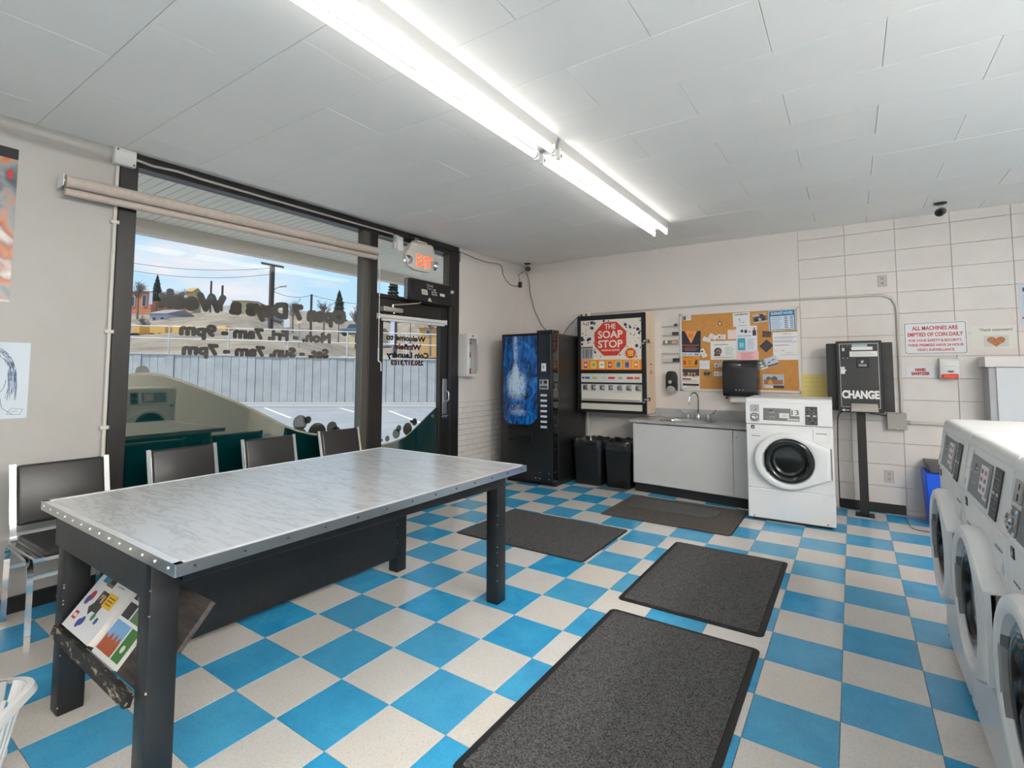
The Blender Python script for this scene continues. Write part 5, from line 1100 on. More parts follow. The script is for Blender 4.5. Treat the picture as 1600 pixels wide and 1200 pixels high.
for x in (-1.665, -1.60): b.box(x-.012, x+.012, 4.248, 4.263, 2.092, 2.128, BLKP, .003)
b.box(-1.69, -1.57, YB-.032, YB-.002, 2.085, 2.115, WHITEP); tag(build('outlet_strip', b), 'white outlet strip with black plugs on top of the soap cabinet', 'outlet')

# ================================================================== LEFT WALL AND DOOR FITTINGS
t = thing('roller_blind', 'rolled-up beige fabric blind across the top of the shop window', 'blind', (XW+.1, .33, 2.40))
zb = lambda y: 2.49+.022*(y+.87)
BX = XW+.095
b = MB(); b.tube([(BX, -.862, zb(-.862)), (BX, 1.515, zb(1.515))], .036, FABRIC, 20); build('roll', b, t)
b = MB(); ya, yb2 = -.855, 1.508; b.hexa([(BX-.0345, ya, zb(ya)-.075), (BX-.0345, yb2, zb(yb2)-.075), (BX-.033, yb2, zb(yb2)-.075), (BX-.033, ya, zb(ya)-.075), (BX-.0345, ya, zb(ya)), (BX-.0345, yb2, zb(yb2)), (BX-.033, yb2, zb(yb2)), (BX-.033, ya, zb(ya))], FABRIC); build('fabric_flap', b, t)
b = MB(); b.tube([(BX-.012, -.86, zb(-.86)-.062), (BX-.012, 1.512, zb(1.512)-.062)], .024, FABRIC, 14); build('hem_bar', b, t)
for y, s in ((-.875, 1), (1.528, -1)):
    b = MB(); b.box(XW+(.0 if y < 0 else .012), BX+.02, y-.003, y+.003, zb(y)-.035, zb(y)+.035, WHITEP, .002); b.lathe([(.016, 0), (.016, .016), (0, .016)], (BX, y, zb(y)), (0, s, 0), CHROME, 12); build('bracket', b, t)
b = MB(); b.tube([(BX+.0, 1.545, zb(1.53)-.01), (BX+.004, 1.55, 2.3), (BX+.003, 1.552, 1.56)], .004, WHITEP, 6); b.tube([(BX+.003, 1.552, 1.58), (BX+.003, 1.552, 1.46)], .007, WHITEP, 8); b.tube([(BX+.003, 1.552, 1.46), (BX+.003, 1.585, 1.44), (BX+.003, 1.588, 1.36)], .0065, WHITEP, 8); build('crank_rod', b, t)
# door blind
t = thing('door_blind', 'short white roller blind across the top of the door glass', 'blind', (XW+.03, 2.09, 1.86))
dz = lambda y: 1.915+.012*(y-1.6)
b = MB(); b.tube([(XW+.032, 1.612, dz(1.6)), (XW+.032, 2.60, dz(2.6))], .022, WHITEP, 16); build('roll', b, t)
b = MB(); b.tube([(XW+.036, 1.64, dz(1.64)-.036), (XW+.036, 2.57, dz(2.57)-.036)], .013, WHITEP, 12); build('hem_bar', b, t)
for y in (1.603, 2.609):
    b = MB(); b.box(XW-.018, XW+.05, y-.008, y+.008, dz(y)-.03, dz(y)+.026, WHITEP, .003); build('bracket', b, t)
# door closer
t = thing('door_closer', 'silver door closer arm above the door blind', 'door closer', (XW+.02, 1.8, 1.97))
b = MB(); b.box(XW-.018, XW+.04, 1.665, 1.93, 1.972, 2.018, mat('closer_silver', (190, 184, 174), .35, .5), .008, 2); b.box(XW-.018, XW+.045, 1.66, 1.72, 1.970, 2.02, mat('closer_silver', (190, 184, 174), .35, .5), .003); build('body', b, t)
b = MB(); b.lathe([(.016, 0), (.016, .03), (0, .03)], (XW+.02, 1.80, 2.018), (0, 0, 1), CHROME, 12); b.bar([(XW+.02, 1.80, 2.042), (XW+.08, 2.10, 2.09), (XW+.085, 2.14, 2.105)], .02, .01, mat('closer_silver', (190, 184, 174), .35, .5), (.8, -.2, .3)); b.lathe([(0, -.05), (.013, -.045), (.013, -.03), (0, -.03)], (XW+.02, 1.815, 2.0), (0, 0, 1), CHROME, 10); build('arm', b, t)
# black control box above the door
t = thing('door_operator_box', 'black control box with small white labels above the door', 'box', (XW+.06, 2.3, 2.115))
b = MB(); b.hexa([(XW+.003, 1.965, 2.115), (XW+.145, 1.965, 2.115), (XW+.145, 2.60, 2.105), (XW+.003, 2.60, 2.105), (XW+.003, 1.965, 2.352), (XW+.10, 1.965, 2.352), (XW+.10, 2.60, 2.352), (XW+.003, 2.60, 2.352)], mat('satin_black', (27, 27, 27), .4), .006); build('case', b, t)
b = MB(); b.M = frame((XW+.1455, 1.965, 2.115), (0, 1, 0), (-.045, 0, .237))
for x0, x1, y0, y1, c in ((.145, .235, .075, .135, (206, 206, 196)), (.30, .385, .085, .130, (150, 140, 148)), (.435, .515, .090, .122, (206, 206, 200))): b.box(x0, x1, y0, y1, .0005, .0015, ink(c))
b.poly([(.155, .085, .0018), (.215, .085, .0018), (.215, .12, .0018), (.155, .12, .0018)], ink((180, 184, 170))); b.poly([(.315, .1, .0018), (.37, .1, .0018), (.37, .115, .0018), (.315, .115, .0018)], ink((70, 60, 80)))
b.text('Thank', ink((222, 222, 214)), (.235, .178, .001), (1, 0, 0), (0, 1, 0), .030, 0, align='L', width=.105); b.text('You !', ink((222, 222, 214)), (.235, .145, .001), (1, 0, 0), (0, 1, 0), .028, 0, align='L', width=.09); b.poly([(.34, .142, .001), (.375, .142, .001), (.37, .155, .001), (.34, .158, .001)], ink((190, 190, 186)))
b.poly([(.225, .005, .001), (.285, .005, .001), (.268, .042, .001), (.245, .048, .001)], ink((196, 196, 188))); build('labels', b, t)
b = MB(); b.lathe([(.020, 0), (.020, .012), (.012, .03), (0, .032)], (XW+.125, 2.60, 2.275), (0, 1, .2), WHITEP, 14); build('lamp', b, t)
b = MB(); b.box(XW+.02, XW+.06, 1.9645, 1.966, 2.13, 2.34, mat('side_vent', (150, 148, 150), .5))
for q in range(7): b.box(XW+.03, XW+.05, 1.9638, 1.9648, 2.145+.028*q, 2.152+.028*q, BLKP)
build('side_vent', b, t)
# exit sign
t = thing('exit_sign', 'beige illuminated EXIT sign with twin lamps above the door', 'exit sign', (XW+.09, 2.08, 2.43))
ex = XW+.085
pts = [(1.86, 2.545), (1.89, 2.47), (1.99, 2.435), (2.20, 2.435), (2.285, 2.475), (2.325, 2.55), (2.31, 2.63), (2.28, 2.665), (2.275, 2.735), (2.24, 2.752), (1.95, 2.725), (1.92, 2.70), (1.92, 2.655), (1.875, 2.62)]
b = MB(); b.prism([(ex, y, z) for y, z in pts], (.055, 0, 0), CREAM, .010, seg=2); build('case', b, t)
b = MB(); b.text('EXIT', EXITRED, (ex+.056, 2.133, 2.485), (0, 1, 0), (0, 0, 1), .125, .0008, width=.235, bold=.02); build('lettering', b, t, label='glowing orange-red EXIT letters')
for y, s in ((1.905, -1), (2.30, 1)):
    b = MB(); b.lathe([(.045, -.01), (.05, .02), (.046, .03), (.03, .022), (0, .018)], (ex+.045, y, 2.53), (.6, .8*s, -.25), CHROME, 20); build('lamp_head', b, t, label='tilted chrome lamp head')
b = MB(); b.box(XW+.03, ex+.045, 2.03, 2.19, 2.745, 2.768, CREAM, .006); b.box(XW+.005, XW+.06, 2.07, 2.13, 2.768, 2.81, mat('cap_metal', (120, 118, 114), .4, .8), .004); build('mount', b, t)
b = MB(); b.box(ex+.054, ex+.0562, 1.955, 2.02, 2.695, 2.712, WHITEP); build('small_label', b, t)
t = thing('alarm_sensor', 'small white alarm sensor left of the exit sign', 'sensor', (XW+.08, 1.85, 2.62))
b = MB(); b.box(XW+.03, XW+.085, 1.795, 1.875, 2.615, 2.765, WHITEP, .008, 2); build('case', b, t); b = MB(); b.box(XW+.006, XW+.03, 1.80, 1.86, 2.66, 2.79, WHITEP, .003); b.box(XW+.03, XW+.07, 1.765, 1.796, 2.63, 2.70, CREAM, .004); build('bracket', b, t)
# extinguisher cabinet
t = thing('extinguisher_cabinet', 'white fire extinguisher cabinet on the wall right of the door', 'cabinet', (XW+.07, 2.96, 1.29))
b = MB(); x1 = XW+.148; b.box(XW+.001, x1, 2.862, 2.870, 1.297, 1.812, WHITEP, .002); b.box(XW+.001, x1, 3.058, 3.066, 1.297, 1.812, WHITEP, .002); b.box(XW+.001, x1, 2.87, 3.058, 1.297, 1.306, WHITEP); b.box(XW+.001, x1, 2.87, 3.058, 1.803, 1.812, WHITEP); b.box(XW+.001, XW+.008, 2.87, 3.058, 1.306, 1.803, WHITEP)
b.lathe([(.012, 0), (.012, .004), (0, .004)], (x1+.004, 2.965, 1.785), (1, 0, 0), DGREY, 10); build('box', b, t)
b = MB()
for y0, y1, z0, z1 in ((2.862, 2.905, 1.297, 1.812), (3.04, 3.066, 1.297, 1.812), (2.905, 3.04, 1.297, 1.325), (2.905, 3.04, 1.755, 1.812)): b.box(x1, x1+.005, y0, y1, z0, z1, WHITEP)
b.box(x1+.004, x1+.008, 3.046, 3.060, 1.36, 1.68, ALU); build('door_frame', b, t)
b = MB(); b.box(x1+.001, x1+.003, 2.905, 3.04, 1.325, 1.755, ACRYL); build('door_pane', b, t)
t = thing('fire_extinguisher', 'red fire extinguisher inside the white wall cabinet', 'fire extinguisher', (XW+.075, 2.955, 1.306))
RED = mat('extinguisher_red', (172, 30, 40), .3)
b = MB(); c = (XW+.075, 2.955, 1.3065); b.lathe([(.044, 0), (.047, .01), (.047, .24), (.04, .28), (.022, .31), (.016, .325), (0, .325)], c, (0, 0, 1), RED, 24, True); build('cylinder', b, t)
b = MB(); b.lathe([(.0475, 0), (.0475, .13)], (c[0], c[1], c[2]+.09), (0, 0, 1), ink((226, 220, 216)), 24); build('label_band', b, t, label='white label band')
b = MB(); b.tube([(c[0], c[1], c[2]+.32), (c[0], c[1], c[2]+.37)], .014, BLKP, 10); b.bar([(c[0], c[1]-.035, c[2]+.365), (c[0], c[1]+.07, c[2]+.40)], .02, .008, BLKP, (1, 0, 0)); b.tube([(c[0], c[1]-.02, c[2]+.35), (c[0]+.03, c[1]-.05, c[2]+.33), (c[0]+.045, c[1]-.058, c[2]+.2)], .008, BLKP, 8); build('valve_handle', b, t)
# poster and sketch on the left wall
b = MB(); b.M = frame((XW+.002, -1.66, 1.745), (0, 1, 0), (0, 0, 1)); w_, h_ = .608, .885
def poster_mat():
    m = bpy.data.materials.new('poster_print'); m.use_nodes = True; n = m.node_tree.nodes; l = m.node_tree.links; bs = n['Principled BSDF']
    tcn = n.new('ShaderNodeTexCoord'); mp = n.new('ShaderNodeMapping'); mp.inputs['Scale'].default_value = (1, 3.2, 2.2); l.new(tcn.outputs['Object'], mp.inputs[0])
    t_ = n.new('ShaderNodeTexNoise'); t_.inputs['Scale'].default_value = 1.5; t_.inputs['Detail'].default_value = 4; t_.inputs['Distortion'].default_value = .8; l.new(mp.outputs[0], t_.inputs['Vector'])
    r = n.new('ShaderNodeValToRGB'); e = r.color_ramp.elements; e[0].position = .3; e[0].color = lin((36, 38, 44)); e[1].position = .74; e[1].color = lin((228, 224, 218))
    for p, c in ((.42, (84, 94, 104)), (.52, (150, 150, 150)), (.58, (206, 120, 70)), (.63, (150, 92, 76))): k = e.new(p); k.color = lin(c)
    l.new(t_.outputs['Fac'], r.inputs[0]); l.new(r.outputs[0], bs.inputs['Base Color']); bs.inputs['Roughness'].default_value = .3; return m
b.box(0, w_, 0, h_, 0, .0012, poster_mat()); sheet_marks(b, w_, h_, .0012, [('r', 0, .93, 1, 1, (30, 30, 32)), ('r', .93, .80, .97, .85, (200, 60, 60)), ('r', 0, 0, 1, .012, (214, 210, 204))])
tag(build('poster', b), 'dark abstract poster with orange streaks, cut by the left edge of the picture', 'poster')
b = MB(); b.M = frame((XW+.002, -1.28, 1.086), (0, 1, 0), (0, 0, 1)); w_, h_ = .33, .43; b.box(0, w_, 0, h_, 0, .0008, ink((206, 216, 224)))
PEN = ink((84, 110, 142)); PEN2 = ink((50, 66, 92))
def stroke(pts, w, m, z=.0012):
    for (x0, y0), (x1, y1) in zip(pts, pts[1:]):
        d = Vector((x1-x0, y1-y0)); d = Vector((-d.y, d.x)).normalized()*w/2 if d.length > 1e-6 else Vector((w/2, 0)); b.poly([(x0-d.x, y0-d.y, z), (x1-d.x, y1-d.y, z), (x1+d.x, y1+d.y, z), (x0+d.x, y0+d.y, z)], m)
rn = random.Random(4); hc = (.165, .225)
for q in range(110):   # hair: long scribbled strands round an oval
    a = rn.uniform(-.25, pi+.25); r1 = rn.uniform(.092, .128); L0 = rn.uniform(.12, .5); P = []
    for s_ in range(7): aa = a+L0*(s_/6-.5); P.append((hc[0]+r1*.86*cos(aa)+rn.uniform(-.002, .002), hc[1]+.02+r1*1.25*sin(aa)+rn.uniform(-.002, .002)))
    stroke(P, rn.choice((.0012, .0018, .003)), rn.choice((PEN, PEN2, PEN)), .0012+.00001*q)
for q in range(30):
    s_ = rn.choice((-1, 1)); x = hc[0]+s_*rn.uniform(.075, .112); stroke([(x, .26), (x+s_*.006, .18), (x+s_*rn.uniform(-.01, .012), .1+rn.uniform(0, .05))], .0016, PEN, .0013+.00001*q)
stroke([(hc[0]+.07*cos(a), hc[1]-.005+.098*sin(a)) for a in [pi+pi*q/12 for q in range(13)]], .0022, PEN2, .002)
for s_ in (-1, 1): stroke([(hc[0]+s_*.03-.012, .235), (hc[0]+s_*.03, .242), (hc[0]+s_*.03+.012, .235), (hc[0]+s_*.03, .231), (hc[0]+s_*.03-.012, .235)], .002, PEN2, .002)
stroke([(hc[0], .225), (hc[0]+.006, .195), (hc[0]-.004, .19)], .0016, PEN, .002); stroke([(hc[0]-.02, .165), (hc[0], .161), (hc[0]+.022, .167)], .002, PEN2, .002)
stroke([(.03, .01), (.10, .05), (.12, .12)], .002, PEN2, .002); stroke([(.215, .12), (.225, .06), (.27, .02)], .002, PEN2, .002); stroke([(.245, .025), (.262, .058), (.312, .05), (.298, .02), (.245, .025)], .0016, PEN2, .002); stroke([(.262, .042), (.272, .034), (.28, .044), (.292, .036)], .0016, PEN, .002)
tag(build('pencil_sketch', b), 'white sheet with a blue pen sketch of a long-haired head', 'drawing')
# ================================================================== OUTDOORS
AX, RT = Vector((-.561, .828, 0)), Vector((.828, .561, 0)); C0 = Vector((CAMLOC.x, CAMLOC.y, 0))
def od(D, S, z): return tuple(C0+AX*D+RT*S+Vector((0, 0, z)))
GZ = -.28
ASPH = mat('asphalt', (158, 156, 154), .85, noise=(1.2, (144, 142, 140), .4, .7), bump=(40, .2, .02))
b = MB(); b.box(-80, -2.86, -60, 90, GZ-.2, GZ, ASPH); struct('ground_car_park', b)
b = MB(); b.box(-4.3, -2.85, -6, 9, GZ-.1, GZ+.16, mat('walkway_concrete', (206, 204, 198), .8, noise=(3, (192, 190, 184), .4, .7)), .02); struct('ground_walkway', b)
LINES = (((-22.11, 11.33, -15.0, 8.5), 'worn white parking bay line outside, left of the middle of the shop window'),
         ((-18.85, 13.10, -13.6, 10.65), 'worn white parking bay line outside, at the right of the shop window'),
         ((-14.7, 12.73, -9.8, 9.7), 'worn white parking bay line outside, seen through the door glass'))
PNT = mat('line_paint', (226, 222, 206), .7)
for (xa, ya, xb, yb_), lb in (LINES): 
    d = Vector((xb-xa, yb_-ya, 0)).normalized(); n_ = Vector((-d.y, d.x, 0))*.06; b = MB()
    b.poly([(xa-n_.x, ya-n_.y, GZ+.006), (xb-n_.x, yb_-n_.y, GZ+.006), (xb+n_.x, yb_+n_.y, GZ+.006), (xa+n_.x, ya+n_.y, GZ+.006)], PNT); tag(build('parking_line', b), lb, 'road marking', 'parking lines outside')
b = MB(); b.hexa([od(22.5, -40, GZ), od(22.5, 30, GZ), od(22.8, 30, GZ), od(22.8, -40, GZ), od(22.5, -40, GZ+.10), od(22.5, 30, GZ+.10), od(22.8, 30, GZ+.10), od(22.8, -40, GZ+.10)], mat('kerb', (186, 184, 178), .8)); struct('ground_kerb', b)
# retaining wall of upright panels
rw = thing('retaining_wall', 'grey retaining wall of upright concrete panels across the car park', 'wall', od(27, -10, GZ))
PAN = mat('concrete_panel', (186, 186, 184), .8, noise=(1.4, (168, 168, 166), .38, .7), rnd=.035)
def topz(S): return 2.30-.0197*(S+21)
S = -27.0; pw = .44
while S < 3.5:
    b = MB(); g = .012; d = random.uniform(-.02, .02); z1 = topz(S)
    b.hexa([od(27+d, S+g, GZ), od(27+d, S+pw-g, GZ), od(27.2, S+pw-g, GZ), od(27.2, S+g, GZ), od(27+d, S+g, z1), od(27+d, S+pw-g, z1), od(27.2, S+pw-g, z1), od(27.2, S+g, z1)], PAN); build('panel', b, rw); S += pw
b = MB(); b.hexa([od(27.1, -60, GZ), od(27.1, 40, GZ), od(27.3, 40, GZ), od(27.3, -60, GZ), od(27.1, -60, 2.5), od(27.1, 40, 1.3), od(27.3, 40, 1.3), od(27.3, -60, 2.5)], mat('panel_joint', (118, 116, 112), .9)); build('backing', b, rw)
b = MB(); b.hexa([od(26.96, -60, topz(-60)), od(26.96, 40, topz(40)), od(27.32, 40, topz(40)), od(27.32, -60, topz(-60)), od(26.96, -60, topz(-60)+.07), od(26.96, 40, topz(40)+.07), od(27.32, 40, topz(40)+.07), od(27.32, -60, topz(-60)+.07)], mat('coping', (196, 192, 182), .8)); build('coping', b, rw)
gr = thing('guard_rail', 'white two-rail pipe guard rail on top of the retaining wall', 'railing', od(28, -10, 2.1))
RL = mat('rail_paint', (214, 212, 206), .5)
u1 = lambda S: 3.92-.0290*(S+21.3); u2 = lambda S: 3.23-.0245*(S+21.3)
for fz in (u1, u2):
    b = MB(); b.tube([od(28, -48, fz(-48)), od(28, 22, fz(22))], .032, RL, 8); build('rail', b, gr)
for q in range(-6, 11):
    S = -19.2+3.33*q; b = MB(); b.tube([od(28, S, 1.6), od(28, S, u1(S)+.03)], .04, RL, 8); build('post', b, gr)
# dry hillside
def hz(D, S):
    r = S/D; f = max(0, min(1, (-.28-r)/.25)); g = max(0, min(1, (D-28)/150))
    left = 2.05+(D-28)*.150+2.0*sin(D*.05+S*.03)*g; right = 1.75+max(0, D-75)*.17+1.6*sin(D*.045+S*.05)*g
    return f*left+(1-f)*right+(.5*sin(S*.21+D*.13)+.3*sin(S*.53-D*.31))*min(1, g*4)
b = MB(); NA, ND = 60, 34; grid = []
for i in range(ND+1):
    D = 27.3+(185-27.3)*(i/ND)**1.5; grid.append([b.v(od(D, D*(-1.6+2.3*j/NA), hz(D, D*(-1.6+2.3*j/NA)))) for j in range(NA+1)])
GRS = mat('dry_grass', (158, 142, 120), .95, noise=(.35, (122, 108, 92), .4, .65), bump=(4, .5, .3))
for i in range(ND):
    for j in range(NA): b.face([grid[i][j], grid[i][j+1], grid[i+1][j+1], grid[i+1][j]], GRS)
struct('ground_hillside', b)
b = MB(); ROAD = mat('upper_road', (188, 188, 190), .85)
pts = [(29.5+k*4.0, ) for k in range(12)]
for k in range(11):
    D0, D1 = 30+3.8*k, 30+3.8*(k+1); a0, a1 = -.36+.012*k, -.36+.012*(k+1)
    b.poly([od(D0, D0*a0, hz(D0, D0*a0)+.12), od(D0, D0*.05, hz(D0, D0*.05)+.12), od(D1, D1*.05, hz(D1, D1*.05)+.12), od(D1, D1*a1, hz(D1, D1*a1)+.12)], ROAD)
struct('ground_upper_road', b)
def PX(px, D): return (px-800)/782.6*D
def PZ(py, D): return 1.354+(583-py)/782.6*D
def house(label, px0, px1, yt, yb, D, col, roofc, dep=8, roof=.28, wins=()):
    S0, S1, z0, z1 = PX(px0, D), PX(px1, D), PZ(yb, D), PZ(yt, D); h = z1-z0; zr = z0+h*(1-roof)
    t = thing('house', label, 'building', od(D, (S0+S1)/2, z0)); b = MB(); zg = z0-3
    b.hexa([od(D, S0, zg), od(D, S1, zg), od(D+dep, S1, zg), od(D+dep, S0, zg), od(D, S0, zr), od(D, S1, zr), od(D+dep, S1, zr), od(D+dep, S0, zr)], mat('wall_%d_%d_%d' % col, col, .8)); build('walls', b, t)
    e_ = (S1-S0)*.06; b = MB(); b.prism([od(D-.4, S0-e_, zr), od(D+dep+.4, S0-e_, zr), od(D+dep/2, S0-e_, z1)], RT*(S1-S0+2*e_), mat('roof_%d_%d_%d' % roofc, roofc, .8)); build('roof', b, t)
    for u0, u1_, v0, v1 in wins:
        b = MB(); a0, a1 = S0+(S1-S0)*u0, S0+(S1-S0)*u1_; q0, q1 = z0+(zr-z0)*v0, z0+(zr-z0)*v1
        b.hexa([od(D-.12, a0, q0), od(D-.12, a1, q0), od(D+.05, a1, q0), od(D+.05, a0, q0), od(D-.12, a0, q1), od(D-.12, a1, q1), od(D+.05, a1, q1), od(D+.05, a0, q1)], WHITEP); w = build('window', b, t)
        m0 = (a1-a0)*.12; b = MB(); b.hexa([od(D-.16, a0+m0, q0+m0), od(D-.16, a1-m0, q0+m0), od(D-.1, a1-m0, q0+m0), od(D-.1, a0+m0, q0+m0), od(D-.16, a0+m0, q1-m0), od(D-.16, a1-m0, q1-m0), od(D-.1, a1-m0, q1-m0), od(D-.1, a0+m0, q1-m0)], mat('far_glass', (60, 70, 84), .1)); build('glass', b, w)
    return t
house('orange brick house far up the hill, at the left edge of the shop window', 150, 232, 452, 492, 92, (206, 128, 92), (176, 150, 128), 10, .15, ((.84, .92, .3, .85), (.60, .7, .3, .8)))
house('white gabled house below the orange house outside', 231, 259, 482, 518, 74, (196, 196, 210), (150, 140, 140), 7, .3, ((.2, .4, .3, .8), (.65, .85, .3, .8)))
house('small tan hut with a pointed roof on the skyline outside', 287, 298, 450, 470, 110, (196, 168, 120), (180, 150, 100), 3, .4)
house('pale yellow house with grey base on the hill, middle of the shop window', 360, 381, 468, 496, 76, (206, 186, 130), (176, 166, 150), 7, .15, ((.5, .8, .3, .8),))
house('long grey-roofed house beside the pale yellow house outside', 334, 402, 480, 520, 88, (160, 156, 152), (150, 146, 144), 9, .45, ((.2, .3, .2, .8), (.6, .7, .2, .8)))
house('low beige house at the far right of the shop window, beyond the road', 545, 590, 512, 528, 95, (214, 196, 160), (150, 132, 110), 8, .4, ((.2, .4, .2, .8),))
house('ochre house seen through the upper door glass', 655, 690, 505, 530, 75, (206, 164, 104), (150, 116, 84), 8, .4, ((.3, .5, .2, .8),))
# yellow trailers
for px0, px1, lb in ((205, 217, 'short yellow trailer, leftmost behind the guard rail'), (232, 257, 'longer yellow trailer behind the guard rail, left of the tall rail post'), (267, 300, 'yellow trailer behind the guard rail, right of the tall rail post'), (338, 352, 'small yellow trailer behind the guard rail, farthest right')):
    D = 46; S0, S1 = PX(px0, D), PX(px1, D); z0, z1 = PZ(526, D), PZ(511.5, D); t = thing('trailer', lb, 'trailer', od(D, (S0+S1)/2, z0-.5), 0, 'yellow trailers behind the guard rail')
    b = MB(); b.hexa([od(D, S0, z0), od(D, S1, z0), od(D+2, S1, z0), od(D+2, S0, z0), od(D, S0, z1), od(D, S1, z1), od(D+2, S1, z1), od(D+2, S0, z1)], mat('trailer_yellow', (226, 176, 92), .6), .05); build('body', b, t)
    for f in (.25, .75):
        b = MB(); b.lathe([(.3, 0), (.3, .2), (0, .2)], od(D-.05, S0+(S1-S0)*f, z0-.15), tuple(-AX), BLKR, 14, True); build('wheel', b, t)
# poles
POLE = mat('pole_wood', (84, 74, 70), .9)
def pole(label, px, ytop, ybot, D, r=.16, arm=None, lamp=None):
    S, z0, z1 = PX(px, D), PZ(ybot, D), PZ(ytop, D); t = thing('utility_pole', label, 'pole', od(D, S, z0-1)); b = MB(); b.tube([od(D, S, z0-3), od(D, S, z1)], r, POLE, 8); build('mast', b, t)
    if arm: b = MB(); b.hexa([od(D-.1, S-arm, z1+.25), od(D-.1, S+arm, z1-.25), od(D+.1, S+arm, z1-.25), od(D+.1, S-arm, z1+.25), od(D-.1, S-arm, z1+.5), od(D-.1, S+arm, z1), od(D+.1, S+arm, z1), od(D+.1, S-arm, z1+.5)], POLE); build('crossarm', b, t)
    if lamp: zl = z1-lamp; b = MB(); b.tube([od(D, S, zl-.7), od(D, S+.5, zl-.2), od(D, S+1.1, zl)], .05, GALV, 6); b.tube([od(D, S+.9, zl), od(D, S+1.7, zl+.05)], .11, GALV, 8); build('street_lamp', b, t)
pole('tall leaning utility pole with a crossarm, outside the middle of the window', 421.5, 417, 476, 58, .30, 1.3, 2.4)
pole('thin utility pole with wires, outside right of the tall pole', 484.5, 462, 520, 70, .16)
pole('short lamp pole on the skyline outside', 326, 441, 470, 95, .18)
pole('small mast on the skyline beside the short lamp pole', 344, 448, 470, 105, .22)
pole('dark utility pole seen through the glass above the door', 617, 424, 540, 40, .16, None, .3)
b = MB(); WR = mat('wire', (70, 70, 74), .6)
def wire(a, c, sag):
    b.tube([tuple(Vector(a).lerp(Vector(c), k/12)-Vector((0, 0, sag*4*(k/12)*(1-k/12)))) for k in range(13)], .028, WR, 4)
wire(od(58, PX(424, 58), PZ(457, 58)), od(70, PX(484.5, 70), PZ(463, 70)), .5); wire(od(70, PX(484.5, 70), PZ(463, 70)), od(80, PX(640, 80), PZ(475, 80)), .8); wire(od(58, PX(420, 58), PZ(420, 58)), od(60, PX(120, 60), PZ(395, 60)), 1); wire(od(58, PX(420, 58), PZ(430, 58)), od(60, PX(120, 60), PZ(405, 60)), 1.2); wire(od(40, PX(617, 40), PZ(437, 40)), od(38, PX(720, 38), PZ(412, 38)), .3)
tag(build('overhead_wires', b), 'thin overhead wires between the utility poles outside', 'wire')
# trees
NEED = mat('conifer_green', (72, 80, 66), .9, noise=(3, (52, 58, 48), .4, .6))
def conifer(label, px, ytop, ybot, D, wpx, seed, col=None):
    rnd = random.Random(seed); S, z0, z1 = PX(px, D), PZ(ybot, D), PZ(ytop, D); R = wpx/782.6*D/2; t = thing('conifer', label, 'tree', od(D, S, z0)); c = Vector(od(D, S, 0))
    b = MB(); b.tube([tuple(c+Vector((0, 0, z0-3))), tuple(c+Vector((0, 0, z1)))], [R*.09, R*.02], POLE, 6); build('trunk', b, t)
    b = MB(); n = 15
    for k in range(n):
        f = k/n; z = z0+(z1-z0)*f; r = R*1.25*(1-f)**.75*rnd.uniform(.8, 1.15)+.08
        for q in range(14):
            a = 2*pi*(q+rnd.random()*.6)/14; d = Vector((cos(a), sin(a), 0)); p = c+Vector((0, 0, z)); tip = p+d*r*rnd.uniform(.75, 1.1)+Vector((0, 0, -r*.22)); sd = Vector((-d.y, d.x, 0))*r*.24; h_ = (z1-z0)/n*1.7
            b.poly([tuple(p+Vector((0, 0, h_))), tuple(p.lerp(tip, .6)+sd), tuple(tip), tuple(p.lerp(tip, .6)-sd)], NEED); b.poly([tuple(p+Vector((0, 0, h_))), tuple(p.lerp(tip, .55)+Vector((0, 0, h_*.35))), tuple(tip), tuple(p.lerp(tip, .5)-Vector((0, 0, h_*.5)))], NEED)
    build('foliage', b, t, smooth=0, recalc=False, kind='stuff')
conifer('tall conifer outside, near the right side of the shop window', 528.5, 456, 500, 62, 19, 2)
conifer('large conifer seen through the glass above the door', 613, 436, 500, 34, 30, 5)
conifer('smaller conifer behind the black control box above the door', 641, 446, 500, 40, 20, 8)
conifer('small dark pine on the skyline at the left of the shop window', 241, 432, 470, 80, 14, 11)
TWIG = mat('bare_twigs', (128, 112, 104), .95)
def bare(label, px, ytop, ybot, D, wpx, seed):
    rnd = random.Random(seed); S, z0, z1 = PX(px, D), PZ(ybot, D), PZ(ytop, D); R = wpx/782.6*D/2; c = Vector(od(D, S, z0)); t = thing('bare_tree', label, 'tree', tuple(c), 0, None)
    b = MB(); H = z1-z0; b.tube([tuple(c-Vector((0, 0, 3))), tuple(c+Vector((0, 0, H*.5)))], [.16, .09], TWIG, 5); build('trunk', b, t); b = MB()
    for q in range(26):
        p = c+Vector((0, 0, H*rnd.uniform(.0, .5))); a = rnd.uniform(0, 2*pi); q1 = R*rnd.uniform(.15, .9); e_ = p+Vector((cos(a)*q1, sin(a)*q1, H*rnd.uniform(.2, .5))); b.tube([tuple(p), tuple(e_)], [.05, .02], TWIG, 4)
        for s2 in range(7):
            p2 = p.lerp(e_, rnd.uniform(.3, 1)); e2 = p2+Vector((rnd.uniform(-.4, .4)*R, rnd.uniform(-.4, .4)*R, H*rnd.uniform(.05, .24))); b.tube([tuple(p2), tuple(e2)], [.026, .010], TWIG, 3)
    build('twigs', b, t, kind='stuff')
for args in (('bare tree left of the tall conifer outside', 505, 472, 500, 66, 30, 3), ('bare tree on the skyline in the middle of the window, right of the tall pole', 456, 470, 498, 75, 26, 4), ('bare tree right of the tall conifer outside', 556, 478, 510, 62, 26, 6), ('bare tree by the orange house outside', 222, 494, 522, 58, 24, 7), ('bare tree on the skyline above the orange house', 212, 440, 470, 70, 26, 9), ('bare tree beside the small tan hut on the skyline', 280, 452, 476, 84, 22, 12), ('bare tree seen through the upper door glass', 672, 488, 520, 60, 34, 13)): bare(*args)
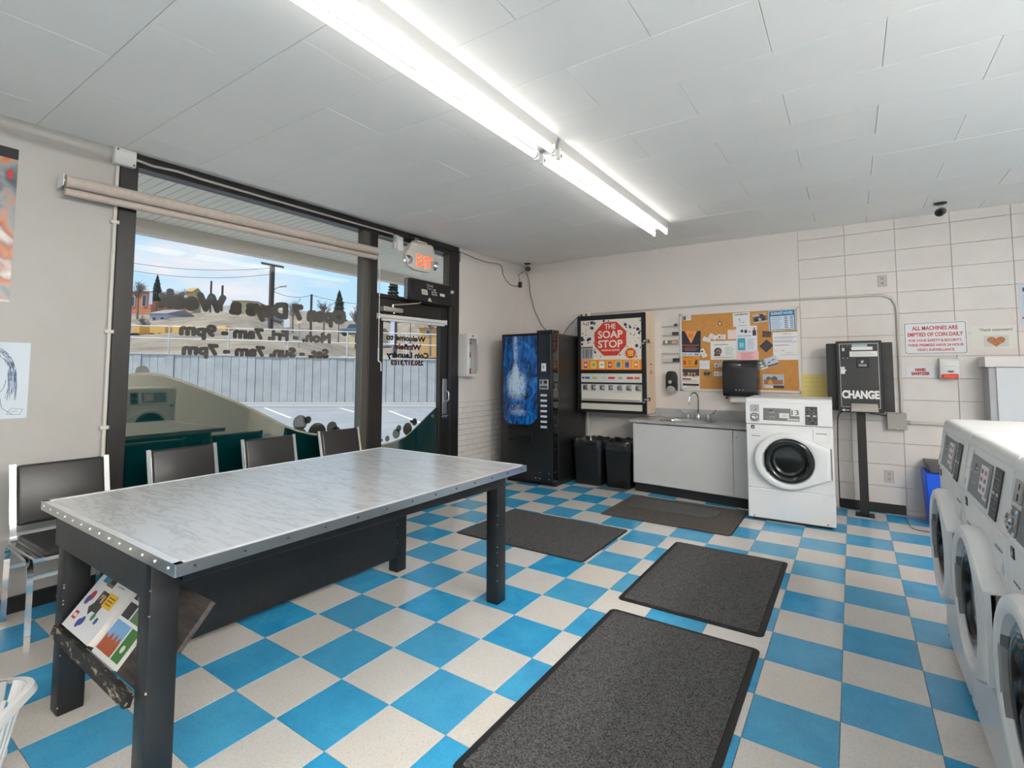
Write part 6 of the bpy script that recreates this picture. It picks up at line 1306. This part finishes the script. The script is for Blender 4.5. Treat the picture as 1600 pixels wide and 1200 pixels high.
# roadside signs and a parked car
def road_sign(label, px, y0, y1, D, wpx, col):
    S = PX(px, D); z0, z1 = PZ(y1, D), PZ(y0, D); w_ = wpx/782.6*D/2; t = thing('roadside_sign', label, 'sign', od(D, S, z0-2)); b = MB(); b.tube([od(D+.05, S, z0-3), od(D+.05, S, z1)], .05, GALV, 6); build('post', b, t)
    b = MB(); b.hexa([od(D-.03, S-w_, z0), od(D-.03, S+w_, z0), od(D+.0, S+w_, z0), od(D+.0, S-w_, z0), od(D-.03, S-w_, z1), od(D-.03, S+w_, z1), od(D, S+w_, z1), od(D, S-w_, z1)], mat('sign_%d_%d_%d' % col, col, .6)); build('plate', b, t)
road_sign('white roadside board behind the rail, middle of the shop window', 447, 500, 514, 40, 9, (220, 220, 224)); road_sign('small cream street name plate behind the guard rail', 466, 505, 508, 40, 8, (226, 206, 160)); road_sign('pale post sign seen through the left of the door glass', 613, 505, 540, 33, 6, (206, 206, 220)); road_sign('pale blue sign plate on the hill beside the orange house', 232, 459, 478, 70, 5, (196, 206, 226))
D = 60; S = PX(556, D); zc = PZ(524, D); t = thing('parked_car', 'grey parked car beyond the road, far right of the shop window', 'car', od(D, S, zc-.3))
b = MB(); b.hexa([od(D, S-2, zc), od(D, S+2, zc), od(D+1.7, S+2, zc), od(D+1.7, S-2, zc), od(D, S-2, zc+.7), od(D, S+2, zc+.6), od(D+1.7, S+2, zc+.6), od(D+1.7, S-2, zc+.7)], mat('car_grey', (110, 116, 130), .3, .3), .1); build('body', b, t)
b = MB(); b.hexa([od(D+.1, S-1.3, zc+.6), od(D+.1, S+1.1, zc+.6), od(D+1.6, S+1.1, zc+.6), od(D+1.6, S-1.3, zc+.6), od(D+.3, S-.9, zc+1.2), od(D+.3, S+.6, zc+1.2), od(D+1.4, S+.6, zc+1.2), od(D+1.4, S-.9, zc+1.2)], mat('far_glass', (60, 70, 84), .1), .05); build('cabin', b, t)
for f in (-1.3, 1.3):
    b = MB(); b.lathe([(.33, 0), (.33, .2), (0, .2)], od(D-.05, S+f, zc+.02), tuple(-AX), BLKR, 14, True); build('wheel', b, t)
